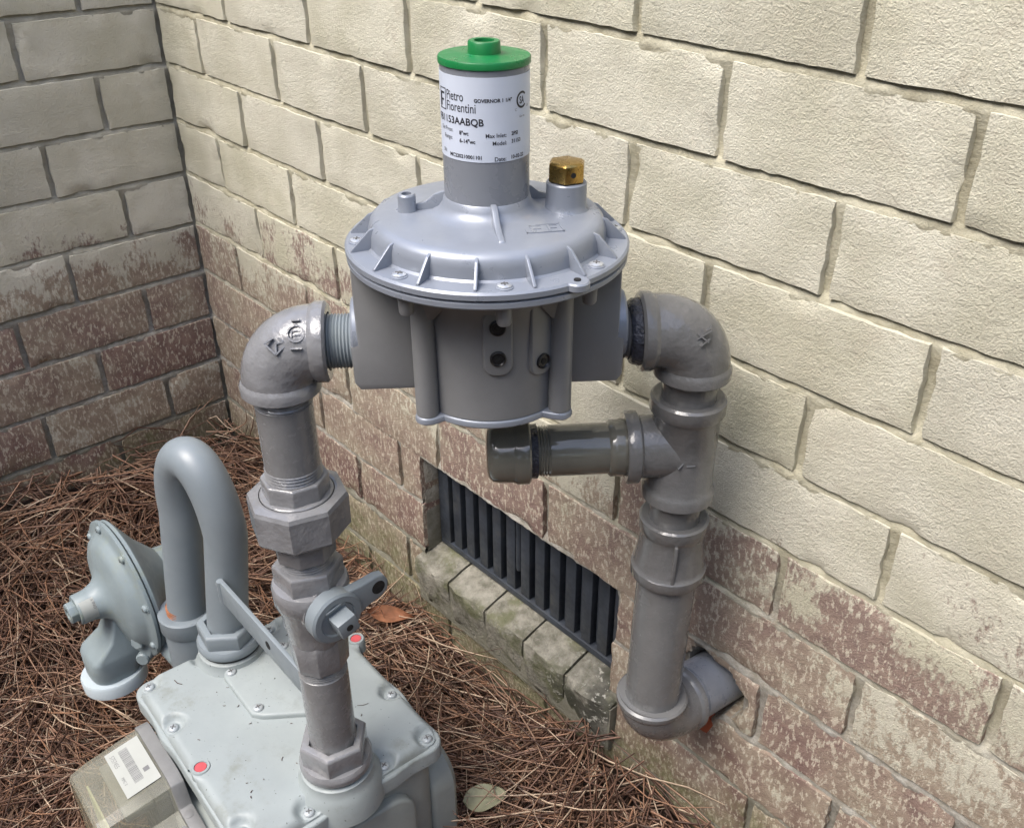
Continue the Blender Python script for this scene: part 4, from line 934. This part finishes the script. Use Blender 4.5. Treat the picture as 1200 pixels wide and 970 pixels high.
# ------------------------------------------------------------------ service regulator
SA = Vector((0.482, -0.342, ZO - 0.535)); ST = frame(SA, Vector((0, -1, 0)), Vector((1, 0, 0)))
srv = thing('service_regulator', 'small round grey service regulator with stubby tower and pale vent disc beside the U-bend', 'regulator', (SA.x, SA.y, ZO - 0.70))
MB().lathe([(0.018, -0.055), (0.028, -0.050), (0.032, -0.015), (0.055, 0.004), (0.076, 0.016), (0.086, 0.0215), (0.088, 0.0235), (0.088, 0.0275), (0.060, 0.0280)], 56, ST).build('back_case', 'service_paint', srv, 40)
fc = MB().lathe([(0.060, 0.0285), (0.0885, 0.0285), (0.0905, 0.0300), (0.0905, 0.0335), (0.0880, 0.0350), (0.0785, 0.0355), (0.0740, 0.0390), (0.0700, 0.0450), (0.0600, 0.0500), (0.0420, 0.0540), (0.0290, 0.0580), (0.0235, 0.0640), (0.0205, 0.0720), (0.0195, 0.0760), (0.0190, 0.0890), (0.0178, 0.0905), (0.010, 0.0905)], 56, ST).build('front_case', 'service_paint', srv, 40)
MB().lathe([(0.0135, 0.0900), (0.0138, 0.0910), (0.0136, 0.0990), (0.012, 0.1000), (0.007, 0.1000), (0.007, 0.097)], 8, ST, a0=0.3).build('tower_plug', 'service_paint', srv, 20, bevel=0.0008)
for k in range(8):
    a = 2 * math.pi * (k + 0.35) / 8; screw(srv, ST @ Matrix.Translation((0.0825 * math.cos(a), 0.0825 * math.sin(a), 0.0352)), 0.0048, 0.0038, 'service_paint')
    MB().lathe([(0.0075, 0.0300), (0.0072, 0.0352), (0.006, 0.0354)], 16, ST @ Matrix.Translation((0.0830 * math.cos(a), 0.0830 * math.sin(a), 0))).build('bolt_boss', 'service_paint', fc)
# sticker on the tower
vs = []; fs = []
for i in range(13):
    a = math.radians(-20 + 78 * i / 12)
    for z in (0.0700, 0.0880): r = 0.0208 - (z - 0.0700) * 0.03; vs.append((r * math.cos(a), r * math.sin(a), z))
for i in range(12): fs.append((2 * i, 2 * i + 1, 2 * i + 3, 2 * i + 2))
stk = MB().add(vs, fs, ST).build('tower_sticker', 'paper_label', srv)
vs, fs = text_geo('ONLY', 0.0050, 0.9); out = []
for x, y, _ in vs: a = math.radians(18) + x / 0.0197; out.append((0.0210 * math.cos(a), 0.0210 * math.sin(a), 0.0715 + y))
MB().add(out, fs, ST).build('sticker_print', 'ink_grey', stk)
# throat running down to the vent disc
def loft(rings):
    m = MB(); vs = [p for r in rings for p in r]; k = len(rings[0]); fs = []
    for j in range(len(rings) - 1):
        for i in range(k): fs.append((j * k + i, j * k + (i + 1) % k, (j + 1) * k + (i + 1) % k, (j + 1) * k + i))
    fs += [tuple(reversed(range(k))), tuple((len(rings) - 1) * k + i for i in range(k))]
    return m.add(vs, fs)
vc2 = Vector((SA.x - 0.002, -0.4125, 0))
rings = []
for z, x0, x1, y0, y1, r in ((-0.552, -0.016, 0.016, -0.398, -0.370, 0.004), (-0.574, -0.019, 0.019, -0.404, -0.368, 0.004), (-0.590, -0.0225, 0.0225, -0.412, -0.368, 0.005), (-0.606, -0.0270, 0.0270, -0.434, -0.370, 0.007), (-0.612, -0.0285, 0.0285, -0.4385, -0.372, 0.012), (-0.630, -0.0290, 0.0290, -0.4400, -0.376, 0.020), (-0.640, -0.0290, 0.0290, -0.4400, -0.380, 0.022), (-0.643, -0.0280, 0.0280, -0.4390, -0.381, 0.022)):
    rings.append([(SA.x + x, y, ZO + z) for x, y in rrect(x0, y0, x1, y1, r, 5)])
loft(rings).build('vent_throat', 'service_paint', srv, 40)
VT = Matrix.Translation((SA.x, -0.4115, ZO - 0.664)) @ Matrix.Rotation(math.radians(-4), 4, 'Y')
MB().lathe([(0.036, 0.0), (0.0385, 0.0015), (0.0390, 0.0165), (0.0375, 0.0190), (0.026, 0.0195)], 48, VT).build('vent_disc', 'vent_cap_paint', srv, 40)
# flange clamp to the outlet body
CT = frame(Vector((0.522, -0.3770, ZO - 0.5860)), Vector((0.45, -0.80, 0.20)), VZ)
MB().prism([(-0.024, -0.012), (0.004, -0.020), (0.022, -0.012), (0.030, 0.008), (0.016, 0.020), (-0.014, 0.014)], -0.016, 0.006, CT, chamf=0.003, chamf0=0.002).build('clamp', 'service_paint', srv, 40)
MB().lathe([(0.0090, 0.006), (0.0090, 0.0140), (0.0075, 0.0152)], 6, CT).build('clamp_bolt', 'service_paint', srv, 20)
MB().tube([(SA.x, -0.350, ZO - 0.560), (0.525, -0.348, ZO - 0.585), (p2.x, p2.y, ZO - 0.600)], [0.030, 0.026, 0.028], 28).build('outlet_body', 'service_paint', srv, 60)
MB().lathe([(0.0085, -0.010), (0.0085, 0.010), (0.007, 0.012)], 16, frame(Vector((0.522, -0.380, ZO - 0.6120)), Vector((0.6, -0.6, 0.1)))).build('lock_pin', 'service_paint', srv)

# ------------------------------------------------------------------ fallen leaves and loose twigs
leaf('dry_leaf', 'dry_leaf_brown', (0.545, -0.040, ground_z(.545, -.04) + 0.058), 0.070, 0.026, (0.5, 0.1, 0.75), 0.6, 'curled russet leaf on the straw below the vent')
leaf('dry_leaf', 'dry_leaf_pale', (0.905, -0.158, ground_z(.905, -.158) + 0.056), 0.052, 0.034, (0.1, -0.15, 0.95), 0.15, 'pale green oval leaf lying on the straw beside the meter', 0.0)

# ------------------------------------------------------------------ unseen ring of foliage, added to hold back low sky light
rnd = random.Random(11); V = []; F = []
for q in range(11000):
    az = math.radians(rnd.uniform(-205, 20)); r = rnd.uniform(6.0, 10.5); top = 5.4 + 1.6 * noise.noise((az * 3, 0, 0)) + 0.9 * noise.noise((az * 9, 4, 0))
    z = rnd.random() ** 0.8 * top; c0 = Vector((1.0 + r * math.cos(az), -0.5 + r * math.sin(az), z)); sz = rnd.uniform(0.12, 0.34)
    u_ = Vector((rnd.gauss(0, 1), rnd.gauss(0, 1), rnd.gauss(0, 0.6))).normalized(); w_ = u_.orthogonal().normalized(); b = len(V)
    k_ = u_.cross(w_) * 0.18 * sz
    V += [tuple(c0 - u_ * sz), tuple(c0 + w_ * sz * 0.6 + k_), tuple(c0 + u_ * sz), tuple(c0 - w_ * sz * 0.6 + k_)]; F += [(b, b + 1, b + 2), (b, b + 2, b + 3)]
n = N('blocker_foliage'); n.set(Base_Color=n.mix(n.noise(0.8, 4), (0.030, 0.050, 0.018), (0.075, 0.105, 0.040)), Roughness=0.6); M['blocker_foliage'] = n.m
o = MB().add(V, F).build('sky_blocker', 'blocker_foliage'); o['kind'] = 'stuff'; o['label'] = 'dark green foliage ring added out of frame to block low sky light'; o['category'] = 'sky_blocker'
